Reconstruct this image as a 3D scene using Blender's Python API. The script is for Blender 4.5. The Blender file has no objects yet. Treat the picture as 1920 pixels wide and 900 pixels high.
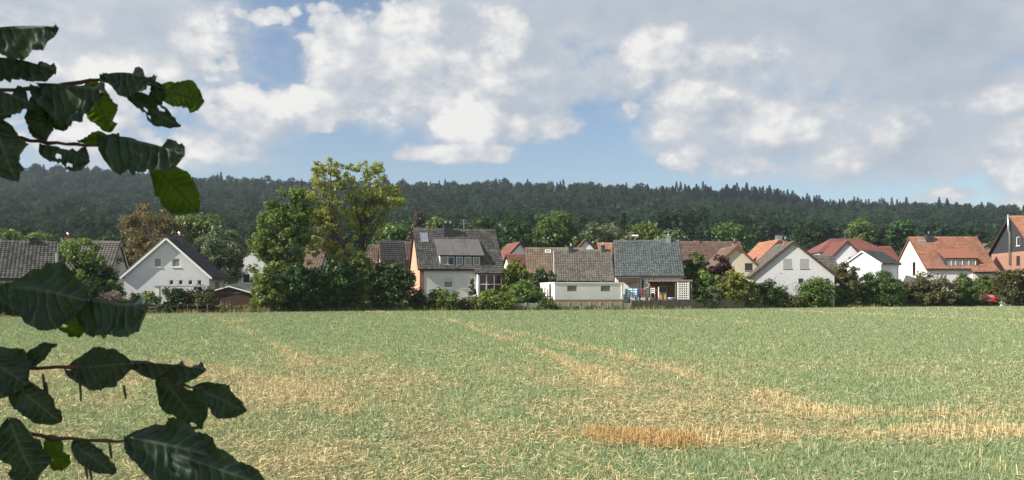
import bpy, math, random
import numpy as np
from mathutils import Vector, Matrix
random.seed(7); RNG = np.random.default_rng(7)
R = math.radians
S = bpy.context.scene
COL = S.collection

# ------------------------------------------------------------------ camera
F = 1500.0; CX = 960.0; HY = 548.0; CAMZ = 2.0       # focal length in photo pixels, horizon row, eye height
cam_d = bpy.data.cameras.new("camera"); cam = bpy.data.objects.new("camera", cam_d); COL.objects.link(cam)
cam.location = (0, 0, CAMZ); cam.rotation_euler = (R(90), 0, 0)
cam_d.sensor_fit = 'HORIZONTAL'; cam_d.sensor_width = 36.0; cam_d.lens = 36.0*F/1920.0
cam_d.shift_y = (HY-450.0)/1920.0
cam_d.clip_start = 0.05; cam_d.clip_end = 6000
cam_d.dof.use_dof = True; cam_d.dof.focus_distance = 70.0; cam_d.dof.aperture_fstop = 16.0
S.camera = cam

# ------------------------------------------------------------------ light
SUN = Vector((-0.77, -0.29, 0.60)).normalized()      # towards the sun
SUN_EL = math.asin(SUN.z); SUN_ROT = math.atan2(SUN.x, SUN.y)
sd = bpy.data.lights.new("sun", 'SUN'); sd.energy = 4.7; sd.angle = R(0.55); sd.color = (1.0, 0.93, 0.82)
so = bpy.data.objects.new("sun", sd); COL.objects.link(so)
so.rotation_euler = SUN.to_track_quat('Z', 'Y').to_euler(); so.location = (-60, -10, 80)
S.view_settings.view_transform = 'Standard'; S.view_settings.look = 'None'
S.view_settings.exposure = 0.95; S.view_settings.gamma = 1.0; S.view_settings.use_curve_mapping = False
S.cycles.max_bounces = 6; S.cycles.diffuse_bounces = 3; S.cycles.glossy_bounces = 2
S.cycles.transmission_bounces = 4; S.cycles.volume_bounces = 0; S.cycles.transparent_max_bounces = 8
S.cycles.caustics_reflective = False; S.cycles.caustics_refractive = False
S.cycles.use_denoising = True

# ------------------------------------------------------------------ sky (world): Nishita sky with cumulus
W = bpy.data.worlds.new("World"); S.world = W; W.use_nodes = True
def pdir(px, py): return Vector(((px-CX)/F, 1.0, (HY-py)/F)).normalized()
CLOUDS = [ # direction measured from the photograph, angular half sizes, weight
 (150,40,330,150,1.0),(310,70,110,95,.75),(40,150,160,70,.8),(190,285,130,38,.7),
 (720,140,165,110,1.0),(840,50,130,95,1.0),(650,195,95,50,.85),(960,110,190,150,1.0),
 (480,235,95,75,.75),(410,285,140,50,.7),(545,190,55,40,.5),(600,120,60,40,.55),
 (865,225,90,45,.75),(860,283,110,24,.72),(490,22,60,18,.35),
 (1120,20,360,95,1.0),(1340,105,230,75,.95),(1650,50,420,130,1.0),(1285,215,92,62,1.0),
 (1450,235,260,75,.9),(1760,225,270,120,1.0),(1390,300,150,42,.75),(1030,235,75,48,.8),
 (1165,212,60,22,.6),(1905,310,62,80,.9),(1765,368,75,14,.75),(1100,150,190,60,.8),(1560,300,160,40,.62),(1780,300,200,45,.6)]
PUFFS = [ # the sunlit turrets among them
 (705,125,140,100),(655,185,100,48),(790,50,95,60),(600,205,45,35),(760,175,110,40),(480,215,75,60),(540,195,55,42),(870,225,75,36),(860,284,100,17),
 (1390,108,105,38),(1225,115,70,50),(1285,212,78,50),(1460,228,140,42),(1855,182,85,24),(1410,302,100,25),(1300,300,60,26),(1908,312,52,75),
 (1765,367,70,12),(395,85,55,75),(50,50,110,65),(210,115,130,40),(120,235,200,55),(1035,240,70,34),(1165,208,55,20),(390,285,110,34),(490,20,60,18),(940,60,60,50),(770,105,200,115,.62),(1710,240,150,45,.36),(1580,300,130,34,.38),(1000,150,90,60,.36)]
def build_world():
    nt = W.node_tree; nt.nodes.clear()
    g = bpy.data.node_groups.new("cloud_density", 'ShaderNodeTree')
    g.interface.new_socket("Dir", in_out='INPUT', socket_type='NodeSocketVector')
    g.interface.new_socket("Density", in_out='OUTPUT', socket_type='NodeSocketFloat')
    g.interface.new_socket("Puff", in_out='OUTPUT', socket_type='NodeSocketFloat')
    g.interface.new_socket("Slope", in_out='OUTPUT', socket_type='NodeSocketFloat')
    n = g.nodes; l = g.links
    gi = n.new('NodeGroupInput'); go = n.new('NodeGroupOutput')
    def vm(op, a, b=None):
        x = n.new('ShaderNodeVectorMath'); x.operation = op
        for k, s in enumerate((a, b)):
            if s is None: continue
            if isinstance(s, (tuple, Vector)): x.inputs[k].default_value = tuple(s)
            else: l.new(s, x.inputs[k])
        return x
    def mt(op, a, b=None, c=None, clamp=False):
        x = n.new('ShaderNodeMath'); x.operation = op; x.use_clamp = clamp
        for k, s in enumerate((a, b, c)):
            if s is None: continue
            if isinstance(s, (int, float)): x.inputs[k].default_value = s
            else: l.new(s, x.inputs[k])
        return x.outputs[0]
    def noise(vec, scale, det, rough):
        x = n.new('ShaderNodeTexNoise'); x.inputs['Scale'].default_value = scale; x.inputs['Detail'].default_value = det
        x.inputs['Roughness'].default_value = rough; l.new(vec, x.inputs['Vector']); return x
    d = gi.outputs[0]
    flat = vm('MULTIPLY', d, (1, 1, 1.35)).outputs[0]
    warp = noise(flat, 9.0, 3, .5)
    w2 = vm('MULTIPLY', vm('SUBTRACT', warp.outputs['Color'], (.5, .5, .5)).outputs[0], (.055, .055, .04)).outputs[0]
    dw = vm('ADD', d, w2).outputs[0]
    acc = None
    for (cx, cy, rx, ry, wt) in CLOUDS:
        c = pdir(cx, cy)
        df = vm('SUBTRACT', dw, c).outputs[0]
        sc = vm('MULTIPLY', df, (F/rx, F/max(rx, ry), F/ry)).outputs[0]
        ln = vm('DOT_PRODUCT', sc, sc).outputs['Value']
        v = mt('MULTIPLY_ADD', ln, -.95*wt, wt)
        acc = v if acc is None else mt('SMOOTH_MAX', acc, v, .12)
    # the sky goes on the same way outside the frame
    cdot = vm('DOT_PRODUCT', d, tuple(Vector((0, 1, .15)).normalized())).outputs['Value']
    out = mt('MULTIPLY_ADD', cdot, -9.0, 7.3, clamp=True)
    low = noise(flat, 2.1, 2, .5).outputs['Fac']
    lo = mt('MULTIPLY_ADD', low, 4.2, -1.25)
    lo = mt('MULTIPLY', mt('MINIMUM', lo, 1.0), out)
    lo = mt('MULTIPLY_ADD', mt('SUBTRACT', 1.0, out), -1.0, lo)
    acc = mt('MAXIMUM', mt('MAXIMUM', acc, -1.0), lo)
    fb = noise(flat, 7.5, 10, .61).outputs['Fac']
    fo = noise(vm('MULTIPLY', vm('ADD', d, (-.015, -.003, .020)).outputs[0], (1, 1, 1.35)).outputs[0], 7.5, 5, .58).outputs['Fac']
    slope = mt('SUBTRACT', fb, fo)
    fb = mt('MULTIPLY_ADD', fb, 2.4, -1.2)
    vo = n.new('ShaderNodeTexVoronoi'); vo.feature = 'F1'; vo.inputs['Scale'].default_value = 30.; vo.inputs['Detail'].default_value = 1.2
    vo.inputs['Roughness'].default_value = .55
    l.new(vm('ADD', flat, vm('MULTIPLY', w2, (.7, .7, .7)).outputs[0]).outputs[0], vo.inputs['Vector'])
    bil = mt('MULTIPLY_ADD', vo.outputs['Distance'], -.60, .42)
    l.new(mt('ADD', acc, mt('ADD', fb, mt('MULTIPLY', bil, .35))), go.inputs[0])
    pf = None
    for (cx, cy, rx, ry, *wt_) in PUFFS:
        df = vm('SUBTRACT', dw, pdir(cx, cy)).outputs[0]
        sc = vm('MULTIPLY', df, (F/rx, F/max(rx, ry), F/ry)).outputs[0]
        v = mt('MULTIPLY_ADD', vm('DOT_PRODUCT', sc, sc).outputs['Value'], -.55, wt_[0] if wt_ else .74)
        pf = v if pf is None else mt('SMOOTH_MAX', pf, v, .10)
    po = mt('MULTIPLY_ADD', noise(flat, 4.3, 2, .5).outputs['Fac'], 4.0, -1.75)
    po = mt('ADD', mt('MULTIPLY', mt('MINIMUM', mt('MINIMUM', po, lo), .8), out), mt('MULTIPLY_ADD', out, 1.0, -1.0))
    pf = mt('MAXIMUM', mt('MAXIMUM', pf, -1.0), po)
    l.new(mt('ADD', pf, mt('ADD', mt('MULTIPLY', fb, 1.5), mt('MULTIPLY', bil, 1.0))), go.inputs[1]); l.new(slope, go.inputs[2])
    n = nt.nodes; l = nt.links
    tc = n.new('ShaderNodeTexCoord')
    nrm = vmn = n.new('ShaderNodeVectorMath'); vmn.operation = 'NORMALIZE'; l.new(tc.outputs['Generated'], vmn.inputs[0])
    D0 = nrm.outputs[0]
    def grp(v):
        x = n.new('ShaderNodeGroup'); x.node_tree = g; l.new(v, x.inputs[0]); return x.outputs
    def mt2(op, a, b=None, c=None, clamp=False):
        x = n.new('ShaderNodeMath'); x.operation = op; x.use_clamp = clamp
        for k, s in enumerate((a, b, c)):
            if s is None: continue
            if isinstance(s, (int, float)): x.inputs[k].default_value = s
            else: l.new(s, x.inputs[k])
        return x.outputs[0]
    def ss(v, a, b):
        x = n.new('ShaderNodeMapRange'); x.interpolation_type = 'SMOOTHSTEP'
        x.inputs['From Min'].default_value = a; x.inputs['From Max'].default_value = b; l.new(v, x.inputs['Value']); return x.outputs[0]
    a, pa, sl = grp(D0)
    pc = ss(pa, -.05, .95)
    cover = mt2('MAXIMUM', mt2('MULTIPLY', ss(a, -.12, .60), .96), ss(pa, .05, .32))
    lit = mt2('MULTIPLY_ADD', sl, .95, .48)
    lit = mt2('MULTIPLY_ADD', ss(a, .5, 1.5), -.24, lit)
    lit = mt2('MULTIPLY_ADD', pc, .45, lit)
    lit = mt2('MULTIPLY_ADD', mt2('MULTIPLY', sl, pc), 1.5, lit, clamp=True)
    cr = n.new('ShaderNodeValToRGB'); l.new(lit, cr.inputs[0])
    e = cr.color_ramp.elements; e[0].position = .02; e[0].color = (.315, .375, .46, 1); e[1].position = .95; e[1].color = (.86, .845, .82, 1)
    x = cr.color_ramp.elements.new(.40); x.color = (.48, .525, .585, 1)
    x = cr.color_ramp.elements.new(.68); x.color = (.65, .66, .685, 1)
    sky = n.new('ShaderNodeTexSky'); sky.sky_type = 'NISHITA'; sky.sun_disc = False
    sky.sun_elevation = SUN_EL; sky.sun_rotation = SUN_ROT
    sky.air_density = 1.0; sky.dust_density = 1.5; sky.ozone_density = 1.6
    b1 = n.new('ShaderNodeBackground'); l.new(sky.outputs[0], b1.inputs[0]); b1.inputs[1].default_value = 0.074
    b2 = n.new('ShaderNodeBackground'); l.new(cr.outputs[0], b2.inputs[0]); b2.inputs[1].default_value = 0.54
    mx = n.new('ShaderNodeMixShader'); l.new(cover, mx.inputs[0]); l.new(b1.outputs[0], mx.inputs[1]); l.new(b2.outputs[0], mx.inputs[2])
    o = n.new('ShaderNodeOutputWorld'); l.new(mx.outputs[0], o.inputs[0])
build_world()

# ------------------------------------------------------------------ materials
MATS = {}
def newmat(name):
    m = bpy.data.materials.new(name); m.use_nodes = True; m.node_tree.nodes.clear(); MATS[name] = m
    n = m.node_tree.nodes; return m, n, m.node_tree.links, n.new('ShaderNodeOutputMaterial')
def c4(c): return (c[0], c[1], c[2], 1)
def ntex(n, l, scale, det=4, rough=.55, coord='Object'):
    tc = n.new('ShaderNodeTexCoord'); t = n.new('ShaderNodeTexNoise'); l.new(tc.outputs[coord], t.inputs['Vector'])
    t.inputs['Scale'].default_value = scale; t.inputs['Detail'].default_value = det; t.inputs['Roughness'].default_value = rough; return t
def mixc(n, l, fac, a, b):
    x = n.new('ShaderNodeMix'); x.data_type = 'RGBA'
    (l.new(fac, x.inputs[0]) if not isinstance(fac, float) else setattr(x.inputs[0], 'default_value', fac))
    for k, s in ((6, a), (7, b)):
        if isinstance(s, tuple): x.inputs[k].default_value = c4(s)
        else: l.new(s, x.inputs[k])
    return x.outputs[2]
def rng(n, l, v, a, b, c=0., d=1.):
    x = n.new('ShaderNodeMapRange'); l.new(v, x.inputs['Value'])
    for k, s in zip(('From Min', 'From Max', 'To Min', 'To Max'), (a, b, c, d)): x.inputs[k].default_value = s
    return x.outputs[0]
def plain(name, c, rough=.7, var=.12, scale=1.5, metal=0., c2=None, spec=.4, bump=0., bscale=30):
    m, n, l, o = newmat(name)
    p = n.new('ShaderNodeBsdfPrincipled'); p.inputs['Roughness'].default_value = rough; p.inputs['Metallic'].default_value = metal
    p.inputs['Specular IOR Level'].default_value = spec
    t = ntex(n, l, scale)
    c2 = c2 or tuple(x*(1-2.2*var) for x in c)
    l.new(mixc(n, l, rng(n, l, t.outputs[0], .35, .72), c, c2), p.inputs['Base Color'])
    if bump:
        t2 = ntex(n, l, bscale); bp = n.new('ShaderNodeBump'); bp.inputs['Strength'].default_value = bump; bp.inputs['Distance'].default_value = .02
        l.new(t2.outputs[0], bp.inputs['Height']); l.new(bp.outputs[0], p.inputs['Normal'])
    l.new(p.outputs[0], o.inputs[0]); return m
def tilemat(name, c1, c2, moss=None, mossamt=.0, rough=.65):
    m, n, l, o = newmat(name)
    p = n.new('ShaderNodeBsdfPrincipled'); p.inputs['Roughness'].default_value = rough; p.inputs['Specular IOR Level'].default_value = .35
    g = n.new('ShaderNodeNewGeometry')
    c = mixc(n, l, g.outputs['Random Per Island'], c1, c2)
    if moss:
        t = ntex(n, l, .9, 6, .7)
        c = mixc(n, l, rng(n, l, t.outputs[0], .62-mossamt*.3, .72-mossamt*.2), c, moss)
    t = ntex(n, l, .35, 3)
    h = n.new('ShaderNodeHueSaturation'); l.new(c, h.inputs['Color']); l.new(rng(n, l, t.outputs[0], .3, .7, .82, 1.15), h.inputs['Value'])
    l.new(h.outputs[0], p.inputs['Base Color']); l.new(p.outputs[0], o.inputs[0]); return m
def foliage(name, c1, c2, c3=None, trans=.30, tcol=None, gloss=.015, vary=.12):
    m, n, l, o = newmat(name)
    g = n.new('ShaderNodeNewGeometry'); at = n.new('ShaderNodeAttribute'); at.attribute_name = 'tint'
    c = mixc(n, l, g.outputs['Random Per Island'], c1, c2)
    if c3: c = mixc(n, l, rng(n, l, at.outputs['Fac'], .45, 1.0), c, c3)
    oi = n.new('ShaderNodeObjectInfo')
    h = n.new('ShaderNodeHueSaturation'); l.new(c, h.inputs['Color'])
    l.new(rng(n, l, oi.outputs['Random'], 0, 1, .475, .52), h.inputs['Hue'])
    vv = n.new('ShaderNodeMath'); vv.operation = 'MULTIPLY'; l.new(rng(n, l, at.outputs['Fac'], 0, 1, .78, 1.22), vv.inputs[0])
    wn = n.new('ShaderNodeTexWhiteNoise'); wn.noise_dimensions = '1D'; l.new(oi.outputs['Random'], wn.inputs['W']); l.new(rng(n, l, wn.outputs['Value'], 0, 1, 1-vary, 1+vary), vv.inputs[1])
    l.new(vv.outputs[0], h.inputs['Value'])
    d = n.new('ShaderNodeBsdfDiffuse'); l.new(h.outputs[0], d.inputs[0])
    t = n.new('ShaderNodeBsdfTranslucent')
    l.new(mixc(n, l, .55, h.outputs[0], tcol or tuple(1.5*x for x in c2)), t.inputs[0])
    mx = n.new('ShaderNodeMixShader'); mx.inputs[0].default_value = trans
    l.new(d.outputs[0], mx.inputs[1]); l.new(t.outputs[0], mx.inputs[2])
    gl = n.new('ShaderNodeBsdfGlossy'); gl.inputs['Roughness'].default_value = .45; gl.inputs[0].default_value = (.9, .95, 1, 1)
    m2 = n.new('ShaderNodeMixShader'); m2.inputs[0].default_value = gloss
    l.new(mx.outputs[0], m2.inputs[1]); l.new(gl.outputs[0], m2.inputs[2])
    l.new(m2.outputs[0], o.inputs[0]); return m
def bladesmat(name, c1, c2, trans=.25):
    m, n, l, o = newmat(name)
    g = n.new('ShaderNodeNewGeometry')
    cr = mixc(n, l, g.outputs['Random Per Island'], c1, c2)
    d = n.new('ShaderNodeBsdfDiffuse'); l.new(cr, d.inputs[0])
    t = n.new('ShaderNodeBsdfTranslucent'); l.new(cr, t.inputs[0])
    mx = n.new('ShaderNodeMixShader'); mx.inputs[0].default_value = trans
    l.new(d.outputs[0], mx.inputs[1]); l.new(t.outputs[0], mx.inputs[2]); l.new(mx.outputs[0], o.inputs[0]); return m

plain('white_render', (.70, .70, .68), .85, .05, .5, c2=(.61, .61, .585), bump=.25)
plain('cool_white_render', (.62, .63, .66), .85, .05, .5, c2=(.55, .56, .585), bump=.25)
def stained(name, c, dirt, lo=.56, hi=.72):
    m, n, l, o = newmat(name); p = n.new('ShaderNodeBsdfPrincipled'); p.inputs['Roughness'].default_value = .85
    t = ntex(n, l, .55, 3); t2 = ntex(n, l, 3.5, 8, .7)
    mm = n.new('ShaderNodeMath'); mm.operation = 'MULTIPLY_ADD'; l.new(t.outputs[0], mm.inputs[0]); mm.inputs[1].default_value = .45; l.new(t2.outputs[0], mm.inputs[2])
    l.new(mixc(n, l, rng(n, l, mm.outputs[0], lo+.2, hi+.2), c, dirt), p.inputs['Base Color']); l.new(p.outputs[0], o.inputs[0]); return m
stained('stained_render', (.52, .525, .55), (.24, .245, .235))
plain('cream_render', (.64, .59, .43), .85, .06, .5, bump=.25)
plain('salmon_render', (.60, .335, .225), .85, .05, .6, bump=.25)
plain('tan_plinth', (.46, .30, .16), .85, .08, 1.5)
plain('white_paint', (.82, .82, .80), .45, .03)
plain('grey_frame', (.20, .20, .21), .5, .05)
plain('dark_slate', (.045, .05, .056), .55, .2, 6)
plain('dark_metal', (.028, .03, .034), .45, .1, 3)
plain('zinc', (.34, .36, .37), .4, .1, 3, metal=.5)
plain('steel', (.62, .63, .64), .3, .05, 3, metal=.8)
plain('shutter_grey', (.33, .335, .35), .55, .04)
plain('shutter_white', (.60, .61, .61), .55, .03)
plain('dark_wood', (.075, .045, .032), .7, .2, 4)
plain('brown_wood', (.19, .085, .05), .7, .15, 5)
plain('pale_wood', (.50, .33, .17), .7, .15, 5)
plain('grey_wood', (.22, .19, .165), .8, .2, 5)
plain('concrete', (.36, .345, .32), .9, .15, 2.5, bump=.3)
plain('wall_stone', (.20, .175, .15), .9, .2, 3, bump=.4)
plain('felt_roof', (.13, .125, .12), .9, .15, 2, c2=(.20, .19, .175))
plain('grey_felt', (.115, .113, .11), .8, .15, .9, c2=(.07, .07, .07))
plain('gutter', (.10, .085, .075), .5, .1)
plain('red_sheet', (.25, .098, .06), .7, .08, 1.2)
plain('bark', (.085, .068, .052), .95, .3, 6, bump=.5)
plain('pale_bark', (.30, .28, .25), .9, .3, 4, bump=.4)
plain('red_paint', (.48, .012, .014), .25, .02)
plain('rubber', (.018, .018, .019), .8, .1)
plain('lamp_red', (.35, .01, .01), .2, .05)
plain('blue_towel', (.32, .62, .72), .9, .08, 6); plain('pale_towel', (.62, .78, .84), .9, .08, 6)
plain('blue_cloth', (.05, .09, .30), .9, .1, 6); plain('red_cloth', (.50, .03, .04), .9, .1, 6); plain('grey_cloth', (.16, .17, .2), .9, .1, 6)
plain('curtain', (.30, .30, .31), .9, .1, 3)
tilemat('grey_tiles', (.050, .048, .047), (.122, .116, .110), (.20, .19, .165), .12)
tilemat('dark_tiles', (.040, .041, .045), (.070, .070, .075), None)
tilemat('blue_grey_tiles', (.050, .062, .064), (.105, .122, .122), None, rough=.5)
tilemat('weathered_tiles', (.072, .067, .061), (.138, .128, .114), (.13, .12, .08), .2)
tilemat('mossy_brown_tiles', (.125, .088, .070), (.21, .152, .118), (.11, .10, .05), .5)
tilemat('brown_tiles', (.105, .068, .055), (.165, .11, .088), (.12, .10, .07), .1)
tilemat('black_tiles', (.032, .032, .035), (.055, .054, .056), None)
tilemat('red_tiles', (.22, .104, .070), (.34, .168, .115), None)
tilemat('orange_tiles', (.255, .118, .074), (.36, .178, .114), None)
tilemat('maroon_tiles', (.14, .055, .046), (.20, .078, .062), None)
def brick(name, c1, c2, mo):
    m, n, l, o = newmat(name); tc = n.new('ShaderNodeTexCoord'); b = n.new('ShaderNodeTexBrick')
    mp = n.new('ShaderNodeMapping'); mp.inputs['Rotation'].default_value = (R(90), 0, 0)
    p = n.new('ShaderNodeBsdfPrincipled'); p.inputs['Roughness'].default_value = .85
    l.new(tc.outputs['Object'], mp.inputs[0]); l.new(mp.outputs[0], b.inputs[0])
    b.inputs['Scale'].default_value = 2.0; b.inputs['Color1'].default_value = c4(c1); b.inputs['Color2'].default_value = c4(c2); b.inputs['Mortar'].default_value = c4(mo)
    b.inputs['Mortar Size'].default_value = .012; b.inputs['Brick Width'].default_value = .48; b.inputs['Row Height'].default_value = .15
    l.new(b.outputs[0], p.inputs['Base Color']); l.new(p.outputs[0], o.inputs[0]); return m
brick('red_brick', (.25, .085, .062), (.33, .12, .085), (.30, .25, .22))
brick('pink_brick', (.29, .145, .098), (.36, .185, .125), (.32, .25, .21))
def glass(name, c, r=.06):
    m, n, l, o = newmat(name); p = n.new('ShaderNodeBsdfPrincipled'); p.inputs['Base Color'].default_value = c4(c)
    p.inputs['Roughness'].default_value = r; p.inputs['Specular IOR Level'].default_value = .6; l.new(p.outputs[0], o.inputs[0]); return m
glass('window_glass', (.035, .038, .042)); glass('curtain_glass', (.22, .22, .225), .15); glass('dark_glass', (.012, .012, .014))
glass('sky_glass', (.16, .20, .24), .08); glass('block_glass', (.20, .185, .12), .25); glass('brown_glass', (.085, .04, .03), .12)

# foliage kinds
foliage('lime_leaves', (.085, .135, .022), (.14, .19, .035), (.18, .21, .04))
foliage('green_leaves', (.065, .115, .028), (.105, .16, .042), (.13, .18, .045), .34)
foliage('bright_leaves', (.085, .150, .035), (.135, .21, .052), (.16, .22, .05), .36)
foliage('dark_leaves', (.026, .058, .018), (.050, .092, .028), (.07, .112, .03), .25)
foliage('olive_leaves', (.085, .078, .030), (.13, .105, .042), (.16, .115, .05))
foliage('birch_leaves', (.115, .108, .042), (.165, .148, .060), (.175, .140, .060), .36)
foliage('willow_leaves', (.090, .125, .060), (.13, .175, .088), (.15, .18, .085))
foliage('maple_leaves', (.095, .145, .032), (.155, .210, .048), (.19, .235, .05), .42)
foliage('ash_leaves', (.19, .25, .055), (.28, .33, .08), (.34, .34, .09), .45)
foliage('purple_leaves', (.030, .013, .016), (.05, .022, .025), (.06, .034, .032), .2)
foliage('brown_needles', (.085, .066, .050), (.125, .090, .068), (.13, .095, .07), .1)
foliage('dark_needles', (.014, .028, .016), (.026, .044, .022), (.03, .05, .024), .1)
foliage('yellow_flowers', (.10, .14, .03), (.18, .20, .04), (.26, .25, .045))
foliage('pale_flowers', (.11, .13, .05), (.55, .36, .32), (.6, .5, .42))
foliage('rusty_leaves', (.065, .082, .030), (.105, .112, .044), (.13, .108, .048))
foliage('forest_leaves', (.014, .033, .015), (.024, .047, .020), (.040, .062, .024), .18, None, 0., .42)  # cloud shadow over the hill put into these deep greens, needles too
foliage('forest_needles', (.007, .015, .013), (.011, .020, .016), None, .08, None, 0., .2)
foliage('ivy_leaves', (.048, .100, .024), (.085, .15, .038), (.12, .18, .042), .3)
bladesmat('grass_blades', (.185, .240, .122), (.315, .365, .215))
bladesmat('straw', (.42, .34, .17), (.66, .55, .32), .15)
bladesmat('stubble', (.40, .255, .105), (.58, .42, .21), .2)
bladesmat('dry_grass', (.34, .245, .12), (.52, .40, .21), .2)
bladesmat('weeds', (.06, .095, .028), (.14, .16, .05), .25)

# ------------------------------------------------------------------ helpers
def at(px, D, py=None):
    x = (px-CX)/F*D
    return Vector((x, D, 0 if py is None else CAMZ+(HY-py)/F*D))
def zat(py, D): return CAMZ+(HY-py)/F*D
def tag(o, label=None, cat=None, group=None, kind=None):
    if label: o['label'] = label
    if cat: o['category'] = cat
    if group: o['group'] = group
    if kind: o['kind'] = kind
    return o
def empty(name, loc, rz=0., label=None, cat=None, group=None):
    o = bpy.data.objects.new(name, None); COL.objects.link(o); o.location = loc; o.rotation_euler = (0, 0, rz)
    o.empty_display_size = .3
    return tag(o, label, cat, group)
def link(name, me, parent=None):
    o = bpy.data.objects.new(name, me); COL.objects.link(o)
    if parent is not None: o.parent = parent
    return o
class MB:
    def __init__(s): s.v = []; s.f = []; s.m = []; s.mats = []
    def mi(s, mat):
        if mat not in s.mats: s.mats.append(mat)
        return s.mats.index(mat)
    def poly(s, pts, mat):
        b = len(s.v); s.v += [tuple(p) for p in pts]; s.f.append(tuple(range(b, b+len(pts)))); s.m.append(s.mi(mat))
    def box(s, a, b, mat, M=None):
        x0, y0, z0 = a; x1, y1, z1 = b
        P = [Vector(p) for p in ((x0,y0,z0),(x1,y0,z0),(x1,y1,z0),(x0,y1,z0),(x0,y0,z1),(x1,y0,z1),(x1,y1,z1),(x0,y1,z1))]
        s.hexa(P, mat, M)
    def hexa(s, P, mat, M=None):
        if M is not None: P = [M @ p for p in P]
        b = len(s.v); s.v += [tuple(p) for p in P]; k = s.mi(mat)
        for q in ((0,3,2,1),(4,5,6,7),(0,1,5,4),(1,2,6,5),(2,3,7,6),(3,0,4,7)):
            s.f.append(tuple(b+i for i in q)); s.m.append(k)
    def bar(s, p, q, w, h, mat, up=Vector((0,0,1))):
        p = Vector(p); q = Vector(q); d = (q-p).normalized()
        sd = d.cross(up); sd = sd.normalized() if sd.length > 1e-5 else Vector((1,0,0)); u = sd.cross(d)
        a = sd*w/2; c = u*h/2
        s.hexa([p-a-c, p+a-c, q+a-c, q-a-c, p-a+c, p+a+c, q+a+c, q-a+c], mat)
    def tube(s, pts, rad, mat, n=6, cap=True):
        pts = [Vector(p) for p in pts]; k = s.mi(mat); b = len(s.v)
        for i, p in enumerate(pts):
            d = (pts[min(i+1, len(pts)-1)]-pts[max(i-1, 0)]).normalized()
            ref = Vector((0,1,0)) if abs(d.y) < .9 else Vector((1,0,0))
            a = d.cross(ref).normalized(); c = d.cross(a)
            r = rad[i] if hasattr(rad, '__len__') else rad
            for j in range(n):
                t = 2*math.pi*j/n; s.v.append(tuple(p+a*(r*math.cos(t))+c*(r*math.sin(t))))
        for i in range(len(pts)-1):
            for j in range(n):
                j2 = (j+1) % n
                s.f.append((b+i*n+j, b+i*n+j2, b+(i+1)*n+j2, b+(i+1)*n+j)); s.m.append(k)
        if cap:
            s.f.append(tuple(b+j for j in range(n))[::-1]); s.m.append(k)
            s.f.append(tuple(b+(len(pts)-1)*n+j for j in range(n))); s.m.append(k)
    def build(s, name, parent=None, smooth=False):
        me = bpy.data.meshes.new(name); me.from_pydata(s.v, [], s.f)
        for m in s.mats: me.materials.append(MATS[m])
        me.polygons.foreach_set('material_index', s.m)
        if smooth: me.polygons.foreach_set('use_smooth', [True]*len(s.f))
        me.update(); return link(name, me, parent)
def npmesh(name, V, nf, k, mat, parent=None, tint=None):
    """V: (nf*k,3) vertices, one face of k corners after the other"""
    me = bpy.data.meshes.new(name); nv = nf*k
    me.vertices.add(nv); me.vertices.foreach_set('co', np.ascontiguousarray(V, dtype=np.float32).ravel())
    me.loops.add(nv); me.loops.foreach_set('vertex_index', np.arange(nv, dtype=np.int32))
    me.polygons.add(nf); me.polygons.foreach_set('loop_start', np.arange(0, nv, k, dtype=np.int32))
    if tint is not None:
        a = me.attributes.new('tint', 'FLOAT', 'FACE'); a.data.foreach_set('value', np.ascontiguousarray(tint, dtype=np.float32))
    me.materials.append(MATS[mat]); me.update(calc_edges=True); me.validate()
    return link(name, me, parent) if name else me
# value noise
def _h(ix, iy, sd):
    n = (ix*374761393 + iy*668265263 + sd*1442695041) & 0xffffffff
    n = ((n ^ (n >> 13))*1274126177) & 0xffffffff
    return ((n ^ (n >> 16)) & 0xffff)/65535.0
def vnoise(x, y, sd=0):
    x = np.asarray(x, float); y = np.asarray(y, float)
    ix = np.floor(x).astype(np.int64); iy = np.floor(y).astype(np.int64); fx = x-ix; fy = y-iy
    fx = fx*fx*(3-2*fx); fy = fy*fy*(3-2*fy)
    a = _h(ix, iy, sd); b = _h(ix+1, iy, sd); c = _h(ix, iy+1, sd); d = _h(ix+1, iy+1, sd)
    return (a*(1-fx)+b*fx)*(1-fy)+(c*(1-fx)+d*fx)*fy
def fbm(x, y, sd=0, o=4):
    t = 0; a = .5; s = 0
    for i in range(o): t = t+a*vnoise(x*2**i, y*2**i, sd+i); s += a; a *= .55
    return t/s

# ------------------------------------------------------------------ ground, hill, field
EX = np.array([-400,-120,-70,-39.7,-35.4,-14.9,10.6,29.7,56.7,73,120,400.])
EY = np.array([20,36,50,61,71.5,84,88.5,97,109,112,124,160.])
def edge(x): return np.interp(x, EX, EY)
SKX = np.array([-900,-300,0,180,370,540,750,900,1100,1250,1320,1420,1550,1700,1780,1920,2300,3000])
SKY_ = np.array([345,318,316,318,336,341,345,345,348,356,356,366,382,385,384,394,405,425.])
RIDGE = 850.
def sm(t): t = np.clip(t, 0, 1); return t*t*(3-2*t)
def ground_z(x, y):
    x = np.asarray(x, float); y = np.asarray(y, float)
    z = 0.9*sm((y-edge(x)-.5)/7.0)*(y > 20)
    z = z + .018*np.clip(y-125, 0, 60)
    yr = np.maximum(y, 60.)
    ar = (HY-np.interp(CX+F*x/yr, SKX, SKY_))/F-7.0/RIDGE
    t = np.clip((y-185)/(RIDGE-185), 0, 1)
    hill = (ar*t**.72)*np.minimum(np.maximum(y, 0), RIDGE)*np.clip((y-185)/40, 0, 1)
    hill = hill + 12*(fbm(x/90., y/110., 5, 3)-.5)*np.clip(t*4, 0, 1)*np.clip((1-t)*5, .15, 1)
    drop = 25*sm((y-RIDGE-20)/300.)
    return z+hill-drop-.03
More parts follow.
